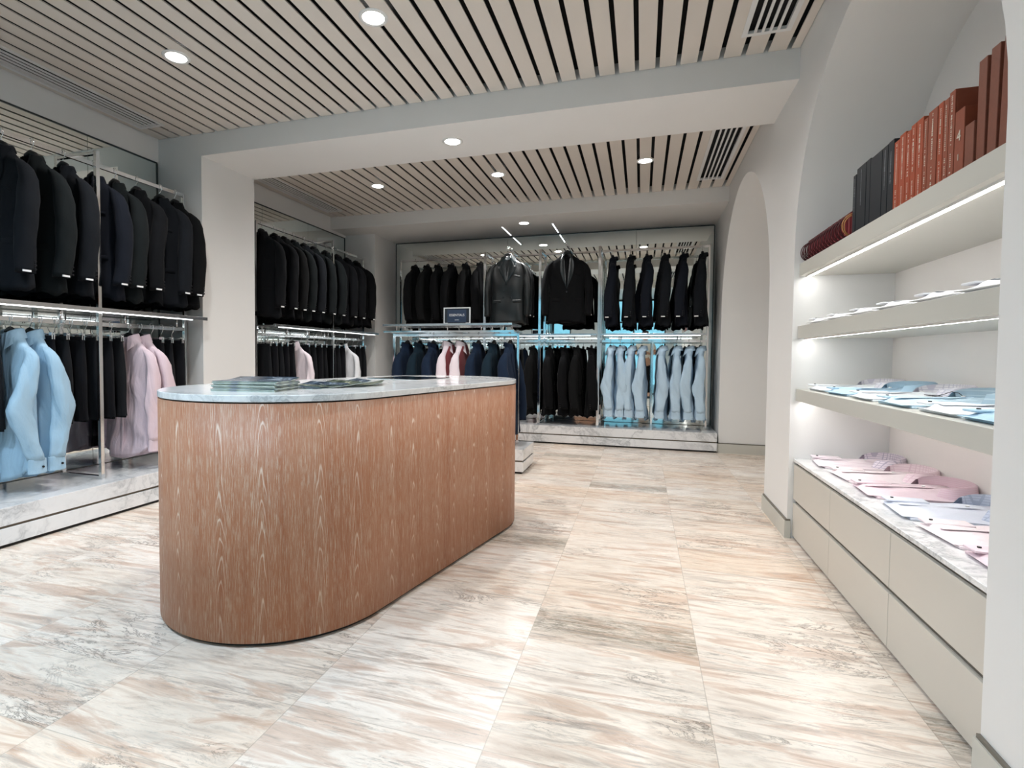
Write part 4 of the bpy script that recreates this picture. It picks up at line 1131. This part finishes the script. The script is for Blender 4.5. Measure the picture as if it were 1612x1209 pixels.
skinned('trousers', pts, ed, rd, BLACKS[0], person, 0, 2)
for sg in (-1, 1):
    sh = []
    for i, (y, w_, h) in enumerate(((-.09, .03, .03), (-.07, .05, .09), (0, .052, .10), (.08, .055, .065), (.15, .055, .05), (.20, .04, .03))):
        sh.append([(sg * .12 + w_ * math.cos(a), y, max(0, h * .5 + h * .5 * math.sin(a))) for a in [2 * math.pi * k / 14 for k in range(14)]])
    MB().loft(sh).build('shoe', plain('dark_shoe_leather', (.01, .01, .012), .4), person)
hr = MB(); n = 18; hr.loft([[(r * math.cos(2 * math.pi * k / n), .005 + r * 1.12 * math.sin(2 * math.pi * k / n) - (.02 if z < 1.9 else 0), z + (.035 if math.sin(2 * math.pi * k / n) > .3 and z < 1.9 else 0)) for k in range(n)] for z, r in ((1.80, .095), (1.86, .106), (1.92, .106), (1.965, .085), (1.99, .045))], True, True)
hr.build('hair', plain('dark_hair', (.015, .010, .008), .6), person)
fc = MB().tube([(0, .115, 1.855), (0, .140, 1.822)], [.010, .015], 8); fc.build('nose', skin_m, person)
for sg in (-1, 1):
    MB().tube([(sg * .033, .106, 1.862), (sg * .033, .116, 1.862)], .010, 10).build('eye', M['button'], person)
    MB().tube([(sg * .092, .01, 1.82), (sg * .100, .0, 1.86)], [.014, .019], 8).build('ear', skin_m, person)
MB().tube([(-.025, .112, 1.785), (0, .118, 1.783), (.025, .112, 1.785)], .006, 6).build('mouth', plain('lips', srgb('#9A5A50'), .5), person)
cam_o = thing('camera', 'black camera held in both hands at chest height', 'camera', (PX * 1.0, -.085, 1.275))
MB().box(-.05, .05, -.035, .0, 0, .085).build('camera_body', M['black_plastic'], cam_o, bevel=.006)
MB().tube([(0, 0, .04), (0, .035, .04)], .03, 18).build('lens', M['black_plastic'], cam_o)

# ================================================================== LIGHT
wld = bpy.data.worlds.new('World'); scene.world = wld; wld.use_nodes = True
bgn = wld.node_tree.nodes['Background']; bgn.inputs[0].default_value = (.27, .60, .76, 1); bgn.inputs[1].default_value = 1.25
pl = bpy.data.lights.new('window_portal', 'AREA'); pl.shape = 'RECTANGLE'; pl.size = 4.2; pl.size_y = 2.95; pl.cycles.is_portal = True
po = bpy.data.objects.new('window_portal', pl); COL.objects.link(po); po.location = (-1.44, YW - .2, 1.53); po.rotation_euler = (R(90), 0, 0); po.parent = wd
tag(MB().box(-7, 4, -9, YW - .15, -.12, -.02).build('ground', plain('street_paving', (.35, .36, .37), .8)), 'street paving outside the shop window', 'ground', None, 'structure')

# ================================================================== CAMERA
cd = bpy.data.cameras.new('camera'); co_ = bpy.data.objects.new('view_camera', cd); COL.objects.link(co_)
yaw, pit, rol = -.3008, -.0359, .0081
f = Vector((math.sin(yaw) * math.cos(pit), math.cos(yaw) * math.cos(pit), math.sin(pit))); rt = Vector((math.cos(yaw), -math.sin(yaw), 0)); up = rt.cross(f)
X_ = rt * math.cos(rol) + up * math.sin(rol); U_ = -rt * math.sin(rol) + up * math.cos(rol)
co_.matrix_world = Matrix(((X_.x, U_.x, -f.x, 0), (X_.y, U_.y, -f.y, 0), (X_.z, U_.z, -f.z, 1.2), (0, 0, 0, 1)))
cd.sensor_width = 36; cd.lens = 840 / 1612 * 36; cd.shift_x = 57.17 / 1612; cd.shift_y = -13.95 / 1612; cd.clip_start = .02
scene.camera = co_

# ------------------------------------------------------------------ bring everything to metres
done = set()
for o in list(bpy.data.objects):
    o.location = o.location * SC
    if o.type == 'MESH' and o.data.name not in done:
        done.add(o.data.name); o.data.transform(Matrix.Scale(SC, 4))
pl.size *= SC; pl.size_y *= SC

scene.view_settings.view_transform = 'Standard'; scene.view_settings.look = 'None'; scene.view_settings.gamma = 1; scene.view_settings.use_curve_mapping = False
scene.view_settings.exposure = 0.4
scene.cycles.use_denoising = True
try: scene.cycles.denoiser = 'OPENIMAGEDENOISE'
except Exception: pass
scene.cycles.max_bounces = 10; scene.cycles.diffuse_bounces = 5; scene.cycles.glossy_bounces = 6; scene.cycles.transparent_max_bounces = 8
scene.cycles.sample_clamp_indirect = 6; scene.cycles.caustics_reflective = False; scene.cycles.caustics_refractive = False
